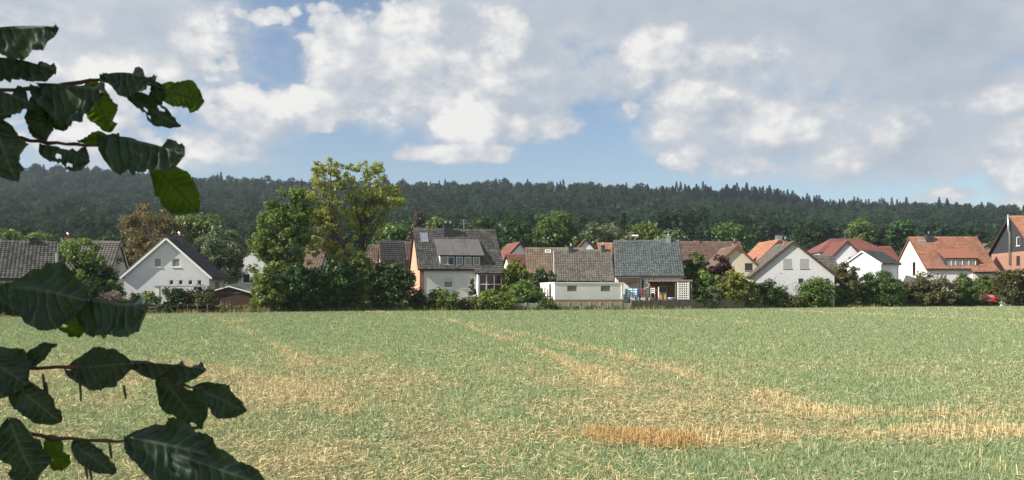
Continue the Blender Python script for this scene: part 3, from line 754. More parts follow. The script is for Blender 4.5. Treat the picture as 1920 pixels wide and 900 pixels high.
class House:
    def __init__(s, label, corner, rz, L, W, ze, zr, mats, tile, over=.35, gover=.25, verge='dark_metal', gutter='gutter', cat='house', barge=None, tw=.30, tl=.34, name='house', faces='f', zbase=-1.2, group=None, gutters=True, slopes='fb', ridge_tiles=True):
        """corner = world xy of the front left corner; ze, zr = world heights of eave and ridge"""
        r = Vector((math.cos(rz), math.sin(rz), 0)); n = Vector((-math.sin(rz), math.cos(rz), 0))
        c = Vector((corner[0], corner[1], 0))+r*L/2+n*W/2
        z0 = float(ground_z(c.x, c.y)); s.z0 = z0
        s.root = empty(name, (c.x, c.y, z0), rz, label, cat, group)
        s.L, s.W = L, W; s.he = ze-z0; s.hr = zr-z0; s.t = (s.hr-s.he)/(W/2); s.ang = math.atan(s.t)
        s.mats = mats; s.over, s.gover = over, gover; s.ops = {'f': [], 'b': [], 'gl': [], 'gr': []}
        s.F = {'f': Face((0,-W/2,0),(1,0,0),(0,-1,0)), 'b': Face((0,W/2,0),(-1,0,0),(0,1,0)), 'gl': Face((-L/2,0,0),(0,-1,0),(-1,0,0)), 'gr': Face((L/2,0,0),(0,1,0),(1,0,0))}
        s.zb = zbase; s.tile = tile; s.verge = verge; s.barge = barge or verge; s.gutter = gutter; s.tw, s.tl = tw, tl; s.wins = []; s.gutters = gutters; s.slopes = slopes; s.bands = {}; s.roof = None
    def win(s, face, u, z, w, h, **kw):
        """z is a world height"""
        s.ops[face].append((u, z-s.z0, w, h)); s.wins.append((face, u, z-s.z0, w, h, kw)); return s
    def upx(s, face, px):
        """local u on a face under a measured photo column"""
        fc = s.F[face]; rz = s.root.rotation_euler.z; M = Matrix.Translation(s.root.location) @ Matrix.Rotation(rz, 4, 'Z')
        o = M @ fc.o; r = M.to_3x3() @ fc.R; k = (px-CX)/F
        u = (k*o.y-o.x)/(r.x-k*r.y); return u, (o+r*u).y
    def pwin(s, face, x0, x1, y0, y1, **kw):
        u0, d0 = s.upx(face, x0); u1, d1 = s.upx(face, x1); d = (d0+d1)/2
        return s.win(face, (u0+u1)/2, zat(y1, d), abs(u1-u0), (y1-y0)/F*d, **kw)
    def slope_pt(s, face):
        sg = -1 if face == 'f' else 1; c, sn = math.cos(s.ang), math.sin(s.ang); W, hr = s.W, s.hr; L = s.L
        def Pf(u, v, n): return ((u if sg < 0 else -u), sg*(v*c+n*sn), hr-v*sn+n*c)
        return Pf
    def z_on(s, y): return s.he+(y+s.W/2)*s.t
    def finish(s):
        L, W, he, hr = s.L, s.W, s.he, s.hr; mb = MB(); m = s.mats
        g = lambda k: m.get(k, m['all'])
        for k in ('f', 'b'): wall_face(mb, s.F[k], [(-L/2,s.zb),(L/2,s.zb),(L/2,he-.02),(-L/2,he-.02)], s.ops[k], g(k), bands=s.bands.get(k))
        for k in ('gl', 'gr'): wall_face(mb, s.F[k], [(-W/2,s.zb),(W/2,s.zb),(W/2,he-.02),(0,hr-.02),(-W/2,he-.02)], s.ops[k], g(k), bands=s.bands.get(k))
        mb.build('wall', s.root)
        for (face, u, z, w, h, kw) in s.wins: window(s.root, s.F[face], u, z, w, h, **kw)
        rb = MB(); sl = (W/2)/math.cos(s.ang)+s.over; x0, x1 = -L/2-s.gover, L/2+s.gover; th = .16
        for face in ('f', 'b'):
            Pf = s.slope_pt(face); q = lambda u, v, n: Vector(Pf(u, v, n))
            P = [q(x0,sl,.0), q(x1,sl,.0), q(x1,.0,.0), q(x0,.0,.0), q(x0,sl,th), q(x1,sl,th), q(x1,0,th), q(x0,0,th)]
            rb.hexa(P, s.verge)
            for xx in ((x0-.03, x0+.03), (x1-.03, x1+.03)):
                rb.hexa([q(xx[0],sl,-.10), q(xx[1],sl,-.10), q(xx[1],.02,-.10), q(xx[0],.02,-.10), q(xx[0],sl,th-.06), q(xx[1],sl,th-.06), q(xx[1],.02,th-.06), q(xx[0],.02,th-.06)], s.barge)
        s.roof = rb.build('roof', s.root)
        for face in s.slopes:
            Pf = s.slope_pt(face); th_ = th
            tiles_mesh('roof_tiles', lambda u, v, n: Pf(u, v, n+th_+.005), x0+.03, x1-.03, .06, sl+.04, s.tw, s.tl, s.tile, s.roof)
        cb = MB(); k = max(3, int((x1-x0)/.42)); zc = hr+th/math.cos(s.ang)
        for i in range(k):
            a = x0+(x1-x0)*i/k; b2 = x0+(x1-x0)*(i+1)/k+.02
            pts = [Vector((a, -.15, zc-.10)), Vector((a, -.07, zc+.035)), Vector((a, .07, zc+.035)), Vector((a, .15, zc-.10))]
            pt2 = [p+Vector((b2-a, 0, .018)) for p in pts]
            for j in range(3): cb.poly([pts[j], pts[j+1], pt2[j+1], pt2[j]], s.tile)
            cb.poly(pts[::-1], s.tile); cb.poly(pt2, s.tile)
        o = cb.build('ridge_tiles', s.roof); o['kind'] = 'stuff'
        if s.gutters:
            for face in ('f',):
                gb = MB(); Pf = s.slope_pt(face); p = Vector(Pf(x0, sl+.06, .02)); q2 = Vector(Pf(x1, sl+.06, .02)); gb.tube([p, q2], .07, s.gutter, 7)
                gb.build('gutter', s.roof)
            ys = -W/2-.07; xd = L/2-.22; zz = he-s.over*s.t-.02; gb = MB()
            gb.tube([(xd, -W/2-s.over*.8, zz), (xd, ys, zz-.3), (xd, ys, s.zb)], .045, s.gutter if s.gutter != 'gutter' else 'zinc', 6); gb.build('downpipe', s.root)
        return s
    def chimney(s, x, y, w, d, top, mat='dark_slate', cap='dark_metal', pots=1):
        """top is a world height; x, y local"""
        mb = MB(); zt = top-s.z0; zb = min(s.hr-abs(y-d/2)*s.t, s.hr-abs(y+d/2)*s.t)-.2
        mb.box((x-w/2, y-d/2, zb), (x+w/2, y+d/2, zt-.12), mat)
        mb.box((x-w/2-.05, y-d/2-.05, zt-.12), (x+w/2+.05, y+d/2+.05, zt), cap)
        ch = mb.build('chimney', s.root)
        for i in range(pots):
            fb = MB(); xx = x+(i-(pots-1)/2)*w*.5; fb.tube([(xx, y, zt-.02), (xx, y, zt+.28)], .09, 'steel', 8); fb.tube([(xx, y, zt+.28), (xx, y, zt+.34)], [.13, .10], 'steel', 8); fb.build('flue', ch)
        mb = MB(); Pf = s.slope_pt('f' if y <= 0 else 'b')
        return ch
    def skylight(s, face, u, v, w, h, frame='grey_frame', pane='sky_glass', split=True):
        Pf = s.slope_pt(face); q = lambda a, b2, n: Vector(Pf(a, b2, n)); mb = MB(); b = .07; n0, n1 = .1, .30
        def bx(m_, a0, a1, v0, v1, k0, k1, mat): m_.hexa([q(a0,v1,k0),q(a1,v1,k0),q(a1,v0,k0),q(a0,v0,k0),q(a0,v1,k1),q(a1,v1,k1),q(a1,v0,k1),q(a0,v0,k1)], mat)
        bx(mb,u-w/2,u+w/2,v,v+b,n0,n1,frame); bx(mb,u-w/2,u+w/2,v+h-b,v+h,n0,n1,frame); bx(mb,u-w/2,u-w/2+b,v+b,v+h-b,n0,n1,frame); bx(mb,u+w/2-b,u+w/2,v+b,v+h-b,n0,n1,frame)
        if split: bx(mb,u-w/2+b,u+w/2-b,v+h*.5-.04,v+h*.5+.04,n0,n1-.01,frame)
        o = mb.build('skylight', s.root); mb = MB(); bx(mb,u-w/2+b,u+w/2-b,v+b,v+h-b,n0,n1-.03,pane); mb.build('pane', o)
    def dormer(s, x0, x1, yf, zb, zt, pitch, wins, wallmat, cheek, roofmat, rover=.3, sover=.28, tiles=None):
        """shed dormer in the front slope; wins = (x0, x1, z0, z1, kw); heights local"""
        tq = math.tan(R(pitch)); fc = Face((0, yf, 0), (1, 0, 0), (0, -1, 0)); mb = MB()
        ops = [((a+b)/2, c, b-a, d-c) for (a, b, c, d, kw) in wins]
        wall_face(mb, fc, [(x0, zb), (x1, zb), (x1, zt), (x0, zt)], ops, wallmat, .12)
        ys = (s.z_on(0)-(zt-yf*tq))/(0) if False else ((zt-yf*tq)-(s.he+s.W/2*s.t))/(s.t-tq)
        zs = zt+(ys-yf)*tq
        for xx in (x0, x1):
            mb.poly([(xx, yf, zb-.1), (xx, yf, zt), (xx, ys, zs), (xx, yf+.01, s.z_on(yf)-.1)], cheek)
        dm = mb.build('dormer', s.root)
        for (a, b, c, d, kw) in wins: window(dm, fc, (a+b)/2, c, b-a, d-c, one=True, sill=False, **kw)
        rb = MB(); up = Vector((0, -math.sin(R(pitch)), math.cos(R(pitch)))); e = Vector((0, math.cos(R(pitch)), math.sin(R(pitch))))
        p = Vector((0, yf, zt)); ln = (ys-yf)/math.cos(R(pitch))+.35
        A = p-e*rover; B = p+e*ln; X0 = Vector((x0-sover, 0, 0)); X1 = Vector((x1+sover, 0, 0))
        rb.hexa([A+X0, A+X1, B+X1, B+X0, A+X0+up*.13, A+X1+up*.13, B+X1+up*.13, B+X0+up*.13], roofmat)
        # sheet joints
        for i in range(1, 3):
            xx = x0+(x1-x0)*i/3; rb.hexa([A+up*.13+Vector((xx-.035,0,0)), A+up*.13+Vector((xx+.035,0,0)), B+up*.13+Vector((xx+.035,0,0)), B+up*.13+Vector((xx-.035,0,0)), A+up*.16+Vector((xx-.035,0,0)), A+up*.16+Vector((xx+.035,0,0)), B+up*.16+Vector((xx+.035,0,0)), B+up*.16+Vector((xx-.035,0,0))], roofmat)
        rb.build('dormer_roof', dm)
        return dm

def xy(px, D): return ((px-CX)/F*D, D)
T14 = R(14)
# --- central house with salmon gable
h = House('white house with salmon gable, grey tiled roof and long five window dormer', xy(787, 95), T14, 10.1, 9.6, 4.85, 9.75, {'all': 'white_render', 'gl': 'salmon_render'}, 'grey_tiles', over=.28, gover=.2)
h.pwin('f', 832, 849, 520, 540, shutter=.42, shmat='shutter_white', pane='curtain_glass')
h.pwin('f', 865, 883, 520, 541, shutter=1, shmat='shutter_white')
h.win('gl', .0, 7.6, .35, .85, sill=False, pane='dark_glass', frame='salmon_render'); h.win('gl', 2.0, 4.7, .4, 1.3, sill=False, pane='dark_glass', frame='salmon_render')
h.finish()
H = h
def loc_x(h, px, D): return h.upx('f', px)[0]
yd = -H.W/2+.1
lx = [H.upx('f', p)[0] for p in (828, 902)]
wz0, wz1 = zat(497.5, 95.2)-H.z0, zat(480.8, 95.2)-H.z0
wl = []
for a, b, kw in ((829, 853, dict(cols=2, pane=['curtain_glass', 'dark_glass'])), (856.5, 869, dict(pane='sky_glass')), (872, 885, dict(pane='curtain_glass')), (888, 901, dict(pane='curtain_glass'))):
    wl.append((H.upx('f', a)[0]-.05, H.upx('f', b)[0]-.05, wz0+.08, wz1, kw))
H.dormer(lx[0]-.15, lx[1]+.1, yd, H.z_on(yd)-.05, zat(478.5, 95.4)-H.z0, 32, wl, 'dark_slate', 'white_paint', 'grey_felt', rover=.12, sover=.3)
H.chimney(H.upx('f', 855)[0]-.3, -.75, 1.15, .8, zat(419, 99.5), 'dark_slate', 'dark_metal', 2)
H.skylight('f', H.upx('f', 806)[0]-.2, .75, .95, 1.75)
mb = MB(); H.F['f'].box(mb, -H.L/2-.004, -H.L/2+.5, -1, H.he-.25, -.05, .04, 'red_brick'); mb.build('brick_corner', H.root)
# the lean-to veranda
ux0, ux1 = H.upx('f', 893)[0], H.L/2+.12
vb = MB(); fc = Face((0, -H.W/2-1.0, 0), (1,0,0), (0,-1,0)); zt_ = H.he-.62
fc.box(vb, ux1-.42, ux1, -1, zt_, -1.0, 0, 'red_brick'); fc.box(vb, ux0, ux1, -1, zat(553, 94)-H.z0, -.98, -.03, 'white_render'); fc.box(vb, ux0, ux0+.1, -1, zt_, -.99, 0, 'white_paint')
ver = vb.build('veranda', H.root)
window(ver, fc, (ux0+.1+ux1-.42)/2, zat(553, 94)-H.z0+.01, ux1-.42-ux0-.12, zt_-(zat(553, 94)-H.z0)-.03, cols=3, rows=2, pane='brown_glass', b=.13, one=True, sill=False)
vr = MB(); Pf = H.slope_pt('f'); sl = (H.W/2)/math.cos(H.ang)+H.over; q = lambda u, v, n: Vector(Pf(u, v, n))
tq = .55
def Pv(u, v, n): 
    a = math.atan(tq); p = Vector(Pf(0, sl-.1, .1)); return (u, p.y-v*math.cos(a)-n*math.sin(a), p.z-v*math.sin(a)+n*math.cos(a))
qv = lambda u, v, n: Vector(Pv(u, v, n)); a0, a1 = ux0-.35, H.L/2+H.gover
vr.hexa([qv(a0,1.2,-.06), qv(a1,1.2,-.06), qv(a1,0,-.06), qv(a0,0,-.06), qv(a0,1.2,.06), qv(a1,1.2,.06), qv(a1,0,.06), qv(a0,0,.06)], 'dark_metal')
vr.build('veranda_roof', ver); tiles_mesh('roof_tiles', lambda u, v, n: Pv(u, v, n+.07), a0, a1, 0, 1.25, .3, .34, 'grey_tiles', ver)
mb = MB(); pp = H.F['f']; mb.tube([pp.p(ux0-.22, H.he-.3, .1), pp.p(ux0-.22, -1, .1)], .06, 'white_paint', 6); mb.build('downpipe', H.root)

# --- white gable house on the left
def gable_house(label, pxc, D, phi, Wd, ze, zr, L, mats, tile, **kw):
    """gable facade towards the camera; pxc = column of its middle, phi = turn of the ridge"""
    rz = R(90+phi); r = Vector((math.cos(rz), math.sin(rz), 0)); n = Vector((-math.sin(rz), math.cos(rz), 0))
    c = Vector((*xy(pxc, D), 0))-n*Wd/2
    return House(label, (c.x, c.y), rz, L, Wd, ze, zr, mats, tile, **kw)
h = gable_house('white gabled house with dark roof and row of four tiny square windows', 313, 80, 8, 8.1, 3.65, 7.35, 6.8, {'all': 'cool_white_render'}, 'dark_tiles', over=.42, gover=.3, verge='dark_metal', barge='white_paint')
h.pwin('gl', 288, 303, 483.5, 501, pane='curtain_glass'); h.pwin('gl', 322, 338, 484.5, 501, pane=['curtain_glass'])
for p in (317.5, 335, 353, 370): h.pwin('gl', p, p+8, 525, 534, b=.05, sill=False, pane='dark_glass')
h.win('f', 0.2, 1.6, 2.2, 1.6, cols=3, pane='window_glass')
h.finish(); h.chimney(-1.2, -.62, .62, .6, zat(440, 81), 'dark_slate')

# --- far left house
h = House('grey tiled house with white gable behind the lower big drooping leaf', (xy(96, 70)[0]-11*math.cos(R(27)), 70-11*math.sin(R(27))), R(27), 11, 9.4, 3.25, 6.5, {'all': 'white_render'}, 'grey_tiles', verge='dark_metal', barge='white_paint')
h.win('gr', .6, 2.4, .8, 1.1); h.win('gr', -1.8, 2.2, .8, 1.1); h.finish(); h.chimney(3.9, -.3, .6, .6, zat(448, 74), 'dark_slate', pots=0); h.chimney(-1.2, -.35, .75, .6, zat(447, 72), 'dark_slate', pots=0)
p = at(106, 69); root = empty('stove_pipe', (p.x, p.y, 0), 0, 'tall steel stove pipe with dark lower half beside the far left house gable', 'stove pipe')
mb = MB(); mb.tube([(0,0,zat(474,69)), (0,0,zat(497,69))], .09, 'steel', 8); mb.build('upper_pipe', root); mb = MB(); mb.tube([(0,0,zat(497.2,69)), (0,0,.3)], .17, 'dark_metal', 8); mb.build('lower_pipe', root)
h = House('brown roofed house half hidden behind the bright round garden tree', xy(95, 95), R(12), 6.4, 9, 4.2, 8.2, {'all': 'white_render'}, 'weathered_tiles', verge='dark_metal', barge='white_paint', tw=.36, tl=.4); h.finish(); h.chimney(-2.6, -.3, .6, .6, 9.0, 'red_brick')
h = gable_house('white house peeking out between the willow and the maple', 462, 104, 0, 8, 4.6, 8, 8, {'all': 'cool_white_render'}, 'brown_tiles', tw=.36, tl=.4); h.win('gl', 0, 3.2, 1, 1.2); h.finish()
h = House('low brown roof glimpsed between maple trunk and ash trees', xy(569, 122), R(3), 2.5, 8, 5.4, 8.3, {'all': 'white_render'}, 'brown_tiles', tw=.4, tl=.45); h.finish(); h.chimney(.5, 0, .5, .5, 9.0, 'red_brick')
# --- brown pair behind the round dark bush
h = House('mossy brown roofed house with white gable edge right of the ash trees', xy(689, 112), T14, 6, 8.5, 4.6, 8.7, {'all': 'white_render'}, 'mossy_brown_tiles', verge='dark_metal', barge='white_paint', tw=.36, tl=.4); h.win('gl', 0, 6.2, .7, 1.); h.finish()
h = House('black roofed house with narrow white gable left of the salmon gable', xy(718, 108), T14, 3.0, 8.0, 4.5, 9.0, {'all': 'white_render'}, 'black_tiles', verge='mossy' if False else 'brown_wood', tw=.36, tl=.4); h.win('gl', 0, 6.0, .7, 1.2, pane='dark_glass'); h.finish()
h = House('reddish brown roof touching the salmon gable from behind', xy(748, 113), T14, 6, 8.0, 4.6, 9.2, {'all': 'salmon_render'}, 'brown_tiles', tw=.36, tl=.4); h.finish()

# --- middle group
h = House('house under weathered mossy brown roof behind the white garage', xy(990, 108), R(1), 8, 8.4, 4.6, 8.05, {'all': 'white_render'}, 'mossy_brown_tiles', verge='brown_wood', tw=.34, tl=.38); h.finish()
h.skylight('f', -1.1, .5, .8, .7, frame='white_paint', pane='curtain_glass', split=False)
h = House('house under grey brown weathered roof directly above the white garage', xy(1040, 100), R(-2), 7.35, 9, 3.5, 7.35, {'all': 'cream_render'}, 'weathered_tiles', gover=.05, verge='dark_metal', barge='white_paint'); h.finish()
h.chimney(h.upx('f', 1073)[0], -.3, .58, .55, zat(462, 104), 'dark_slate'); h.chimney(h.upx('f', 1141)[0]-.35, -.3, .45, .5, zat(460, 104), 'dark_slate')
h = House('house under blue grey tiled roof with covered patio and drying laundry', xy(1155, 97), R(-5), 8.0, 10, 4.05, 8.4, {'all': 'white_render'}, 'blue_grey_tiles', over=.3, gover=.16, tw=.285, tl=.33, verge='dark_metal')
h.pwin('f', 1201.5, 1208.5, 522, 549, frame='white_paint', pane='dark_glass', sill=False)
h.pwin('f', 1215.5, 1219, 521, 525, b=.04, sill=False); h.pwin('f', 1224, 1228, 521, 525, b=.04, sill=False)
h.pwin('f', 1236, 1249, 537, 548, frame='dark_wood', pane='dark_glass', sill=False)
h.finish(); HB = h
h.chimney(h.upx('f', 1265)[0]-.25, -.25, .55, .55, zat(444.5, 102), 'zinc', 'zinc')
mb = MB(); xx = h.upx('f', 1192)[0]+.25; mb.tube([(xx,.2,h.hr-.3), (xx,.2,h.hr+.75)], .04, 'steel', 6); mb.box((xx-.42,.0,h.hr+.75),(xx+.42,.4,h.hr+.92),'white_paint'); mb.build('vent_cowl', h.root)
# brown fascia awning with posts over the laundry
aw = MB(); fc = HB.F['f']; u0, u1 = HB.upx('f', 1159)[0], HB.upx('f', 1199)[0]
zt_ = HB.he-.28
fc.box(aw, u0, u1, zt_-.62, zt_, 1.0, 1.08, 'dark_wood'); fc.box(aw, u0, u1, zt_-.03, zt_+.05, .02, 1.0, 'felt_roof')
a = aw.build('awning', HB.root)
for i in range(3):
    pb = MB(); uu = u0+.08+(u1-u0-.16)*i/2; fc.box(pb, uu-.06, uu+.06, -.9, zt_-.62, .96, 1.07, 'dark_wood'); pb.build('post', a)
# covered patio
pa = MB(); u0, u1 = HB.upx('f', 1211)[0], HB.L/2+.85; zt_ = zat(525.5, 95)-HB.z0
fc.box(pa, u0, u1, zt_-.1, zt_+.05, .05, 2.0, 'felt_roof'); pt_ = pa.build('patio_roof', HB.root)
pa = MB(); fc.box(pa, u0-.02, u1+.02, zt_-.16, zt_+.06, 2.003, 2.06, 'grey_wood'); pa.build('fascia', pt_)
w0 = HB.upx('f', 1218)[0]; w1 = HB.L/2-.02; ow0, ow1 = HB.upx('f', 1235.2)[0], HB.upx('f', 1249.8)[0]
def boards(a0, a1, z0_, z1_):
    k = max(1, int((a1-a0)/.17))
    for i in range(k):
        q0 = a0+(a1-a0)*i/k; mb = MB(); fc.box(mb, q0+.006, a0+(a1-a0)*(i+1)/k-.006, z0_, z1_, .004, .035, 'brown_wood'); mb.build('plank', HB.root)
boards(w0, ow0, -.7, zt_-.12); boards(ow1, w1, -.7, zt_-.12)
mb = MB(); fc.box(mb, ow0, ow1, zat(536.3, 97)-HB.z0, zt_-.12, .004, .035, 'brown_wood'); mb.build('plank', HB.root)
mb = MB(); fc.box(mb, ow0, ow1, -.7, zat(549, 97)-HB.z0, .004, .035, 'brown_wood'); mb.build('plank', HB.root)
for uu in (u0+.1, HB.upx('f', 1263)[0], u1-.1):
    pb = MB(); fc.box(pb, uu-.05, uu+.05, -.9, zt_-.1, 1.85, 1.95, 'grey_wood'); pb.build('post', pt_)

# --- right hand group
h = House('long brown roofed house behind the purple plum tree', xy(1278, 113), R(2), 9.6, 9, 4.9, 9.25, {'all': 'cream_render', 'gl': 'pink_brick'}, 'brown_tiles', tw=.34, tl=.38); h.finish()
h.chimney(h.upx('f', 1322)[0], -.1, .75, .55, zat(448.5, 117), 'red_brick', pots=0); h.skylight('f', h.upx('f', 1324)[0], 4.6, .5, .8, frame='white_paint', pane='shutter_white' if False else 'curtain_glass', split=False)
h = gable_house('cream gabled house with pale roof edge behind the purple plum tree', 1382, 107, 1, 8, 4.3, 8.05, 7, {'all': 'cream_render'}, 'brown_tiles', verge='brown_wood', tw=.36, tl=.4)
h.win('gl', -.75-1.1, 4.6, .85, 1.3, pane='window_glass', frame='grey_frame'); h.win('gl', 1.6, 4.9, 1.1, 1.0, pane='window_glass', frame='grey_frame'); h.finish(); h.chimney(-1.6, -.2, .5, .5, 8.9, 'red_brick')
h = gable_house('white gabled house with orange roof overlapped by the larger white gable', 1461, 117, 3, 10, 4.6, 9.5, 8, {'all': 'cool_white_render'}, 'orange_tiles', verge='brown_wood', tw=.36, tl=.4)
h.pwin('gl', 1436, 1448, 482, 493, frame='grey_frame'); h.finish()
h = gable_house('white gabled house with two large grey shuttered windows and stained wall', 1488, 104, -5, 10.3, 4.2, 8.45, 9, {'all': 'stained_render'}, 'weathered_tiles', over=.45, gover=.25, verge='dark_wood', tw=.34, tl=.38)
h.pwin('gl', 1469, 1485, 485.5, 504, shutter=1, shmat='shutter_grey', frame='grey_frame'); h.pwin('gl', 1500.5, 1517, 485.5, 504, shutter=1, shmat='shutter_grey', frame='grey_frame')
h.pwin('gl', 1497, 1507, 522, 531, frame='grey_frame'); h.pwin('gl', 1548, 1555, 522, 531, frame='grey_frame', pane='dark_glass'); h.finish(); h.chimney(-1.6, .35, .45, .5, zat(447, 105), 'red_brick')
mb = MB(); fcg = h.F['gl']; mb.tube([fcg.p(4.35, h.he-.5, .0), fcg.p(4.35, h.he-.5, .14)], .07, 'dark_metal', 8); mb.build('wall_lamp', h.root)
h = House('small grey brown roof right behind the stained white gable', xy(1520, 112), R(0), 4.2, 7, 4.6, 7.2, {'all': 'white_render'}, 'weathered_tiles', tw=.36, tl=.4); h.finish()
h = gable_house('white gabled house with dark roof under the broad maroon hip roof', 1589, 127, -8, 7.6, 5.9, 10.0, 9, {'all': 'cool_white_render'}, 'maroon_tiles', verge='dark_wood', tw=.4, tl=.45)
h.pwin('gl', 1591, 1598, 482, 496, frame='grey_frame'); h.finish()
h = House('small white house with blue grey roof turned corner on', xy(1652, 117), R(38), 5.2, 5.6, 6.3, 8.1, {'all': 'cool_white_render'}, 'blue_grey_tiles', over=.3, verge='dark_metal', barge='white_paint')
h.win('gl', -1.2, 3.6, .9, 1.3, pane='curtain_glass', frame='grey_frame'); h.win('gl', 1.2, 3.8, .9, 1.3, shutter=1, frame='grey_frame'); h.finish()
h = House('low reddish brown roof between white corner house and red tiled house', xy(1604, 130), R(0), 7.4, 8, 6.6, 9.5, {'all': 'white_render'}, 'maroon_tiles', tw=.4, tl=.45); h.finish(); h.chimney(1.2, 0, .6, .5, 10., 'red_brick', pots=0)
# red tiled house
h = House('large white house with bright red tiled roof and four window dormer', xy(1738, 118), R(0), 10.1, 10, 5.55, 10.3, {'all': 'white_render', 'f': 'cool_white_render'}, 'red_tiles', over=.3, gover=.2, verge='brown_wood')  # front wall cooler and darker: its shade is put into the colour
h.win('gl', -.0, 8.1, .4, .75, sill=False, pane='curtain_glass'); h.win('gl', 1.2, 4.6, .9, 2.0, frame='dark_wood', pane='dark_glass'); h.win('gl', -2.7, 4.9, .9, 1.4, shutter=1, shmat='shutter_white'); h.finish(); HR = h
yd = -h.W/2+.1; x0 = h.upx('f', 1774.5)[0]; x1 = h.upx('f', 1832)[0]; wz0, wz1 = zat(500, 118.4)-h.z0, zat(486.5, 118.4)-h.z0
wl = []
for a, b, c in ((1775.5, 1794, 2), (1795.5, 1806.5, 1), (1808, 1818.5, 1), (1820, 1831, 1)): wl.append((h.upx('f', a)[0], h.upx('f', b)[0], wz0, wz1, dict(cols=c, pane='curtain_glass')))
h.dormer(x0-.05, x1+.05, yd, h.z_on(yd)-.05, zat(484.6, 118.4)-h.z0, 27, wl, 'dark_slate', 'dark_slate', 'red_sheet', rover=.12, sover=.15)
h.chimney(h.upx('f', 1774)[0]-.35, -.7, .95, .7, zat(438.5, 122.6), 'dark_slate', 'dark_metal'); h.skylight('f', h.upx('f', 1758)[0]-.2, .55, 1.2, .6, frame='zinc', pane='curtain_glass', split=False)
mb = MB(); a0, a1 = h.upx('f', 1818)[0], h.L/2+.2; Pf2 = h.slope_pt('f'); s2 = (h.W/2)/math.cos(h.ang)+.3
def Pr(u, v, n):
    a = math.atan(.7); p = Vector(Pf2(0, s2-.1, .1)); return (u, p.y-v*math.cos(a)-n*math.sin(a), p.z-v*math.sin(a)+n*math.cos(a))
qr = lambda u, v, n: Vector(Pr(u, v, n))
mb.hexa([qr(a0,.95,-.06),qr(a1,.95,-.06),qr(a1,0,-.06),qr(a0,0,-.06),qr(a0,.95,.06),qr(a1,.95,.06),qr(a1,0,.06),qr(a0,0,.06)], 'brown_wood'); lean = mb.build('lean_to_roof', h.root)
tiles_mesh('roof_tiles', lambda u, v, n: Pr(u, v, n+.07), a0, a1, 0, 1.0, .3, .34, 'red_tiles', lean)
mb = MB(); h.F['f'].box(mb, a0+.15, a1-.3, -1, h.he-.85, .0, .55, 'white_render'); mb.build('porch', h.root)
# right edge house
h = House('brick house with dark slate gable and orange roof at the right edge', (74.4, 114.2), R(-5), 11, 11.7, 8.2, 13.25, {'all': 'pink_brick'}, 'orange_tiles', over=.85, gover=.4, verge='dark_wood')
h.bands = {'gl': [(zat(473, 120)-h.z0, 'dark_slate')]}
h.pwin('gl', 1905.5, 1912, 444, 461); h.pwin('gl', 1905.5, 1912.5, 480, 497, frame='dark_wood'); h.finish()
fcg = h.F['gl']; mb = MB(); uu = h.upx('gl', 1896.5)[0]; un = h.upx('gl', 1893)[0]
mb.tube([fcg.p(uu, zat(497, 120)-h.z0, .25), fcg.p(uu, zat(438, 120)-h.z0, .25), fcg.p(uu, zat(431, 120)-h.z0, .45), fcg.p(uu, zat(402, 120)-h.z0, .5)], .14, 'steel', 8); mb.build('flue_pipe', h.root, True)
# hipped roofs farther back
def hip_house(label, px0, px1, D, ze, zr, Wd, mat, wall, inset=.45, rz=0., zlift=0):
    L = (px1-px0)/F*D; c = at((px0+px1)/2, D+Wd/2); z0 = float(ground_z(c.x, c.y)); root = empty('house', (c.x, c.y, z0), rz, label, 'house')
    mb = MB(); a, b = L/2-.4, Wd/2-.4; e = ze-z0; r = zr-z0; mb.box((-a,-b,-1.5),(a,b,e), wall); mb.build('wall', root)
    A, B = L/2, Wd/2; rx = A-inset*Wd; P = [Vector(p) for p in ((-A,-B,e),(A,-B,e),(A,B,e),(-A,B,e),(-rx,0,r),(rx,0,r))]
    mb = MB(); mb.poly([P[3],P[2],P[1],P[0]], 'dark_wood'); mb.poly([P[0],P[1],P[5],P[4]], mat); mb.poly([P[1],P[2],P[5]], mat); mb.poly([P[2],P[3],P[4],P[5]], mat); mb.poly([P[3],P[0],P[4]], mat)
    rf = mb.build('roof', root)
    # tile courses on the front slope
    sl = math.hypot(B, r-e); ang = math.atan2(r-e, B); k = int(sl/.42); cb = MB()
    for i in range(k):
        t = i/k; xw = A+(rx-A)*(t+.5/k); y = -B+B*t; z = e+(r-e)*t
        nn = Vector((0, -math.sin(ang), math.cos(ang))); dn = Vector((0, math.cos(ang), math.sin(ang)))
        m_ = max(2, int(2*xw/.45))
        for j in range(m_):
            q0 = Vector((-xw+2*xw*j/m_, y, z)); q1 = Vector((-xw+2*xw*(j+1)/m_-.02, y, z)); d = dn*(sl/k)
            cb.poly([q0+nn*.06, q1+nn*.06, q1+d+nn*.015, q0+d+nn*.015], mat); cb.poly([q0+nn*.005, q1+nn*.005, q1+nn*.06, q0+nn*.06], mat)
    o = cb.build('roof_tiles', rf); o['kind'] = 'stuff'
    return root, z0, e, r
rt, z0, e, r_ = hip_house('house with red hipped roof and grey chimney behind the orange roof', 1402, 1516, 150, 8.4, 12.0, 9, 'orange_tiles', 'white_render')
mb = MB(); mb.box((-.6,-.9,r_-1.5),(.45,-.1,r_+1.0),'zinc'); mb.box((-.75,-1.0,r_+1.003),(.6,0,r_+1.12),'dark_metal'); mb.build('chimney', rt)
mb = MB(); mb.box((-4.0,-3.9,e-.05),(-2.2,-2.2,e+1.1),'cool_white_render'); mb.box((-4.2,-4.1,e+1.1),(-2.0,-2.0,e+1.25),'maroon_tiles'); mb.build('dormer', rt)
rt, z0, e, r_ = hip_house('broad building with maroon hipped roof and white wall below the forest', 1514, 1654, 172, 10.6, 13.9, 11, 'maroon_tiles', 'white_render')
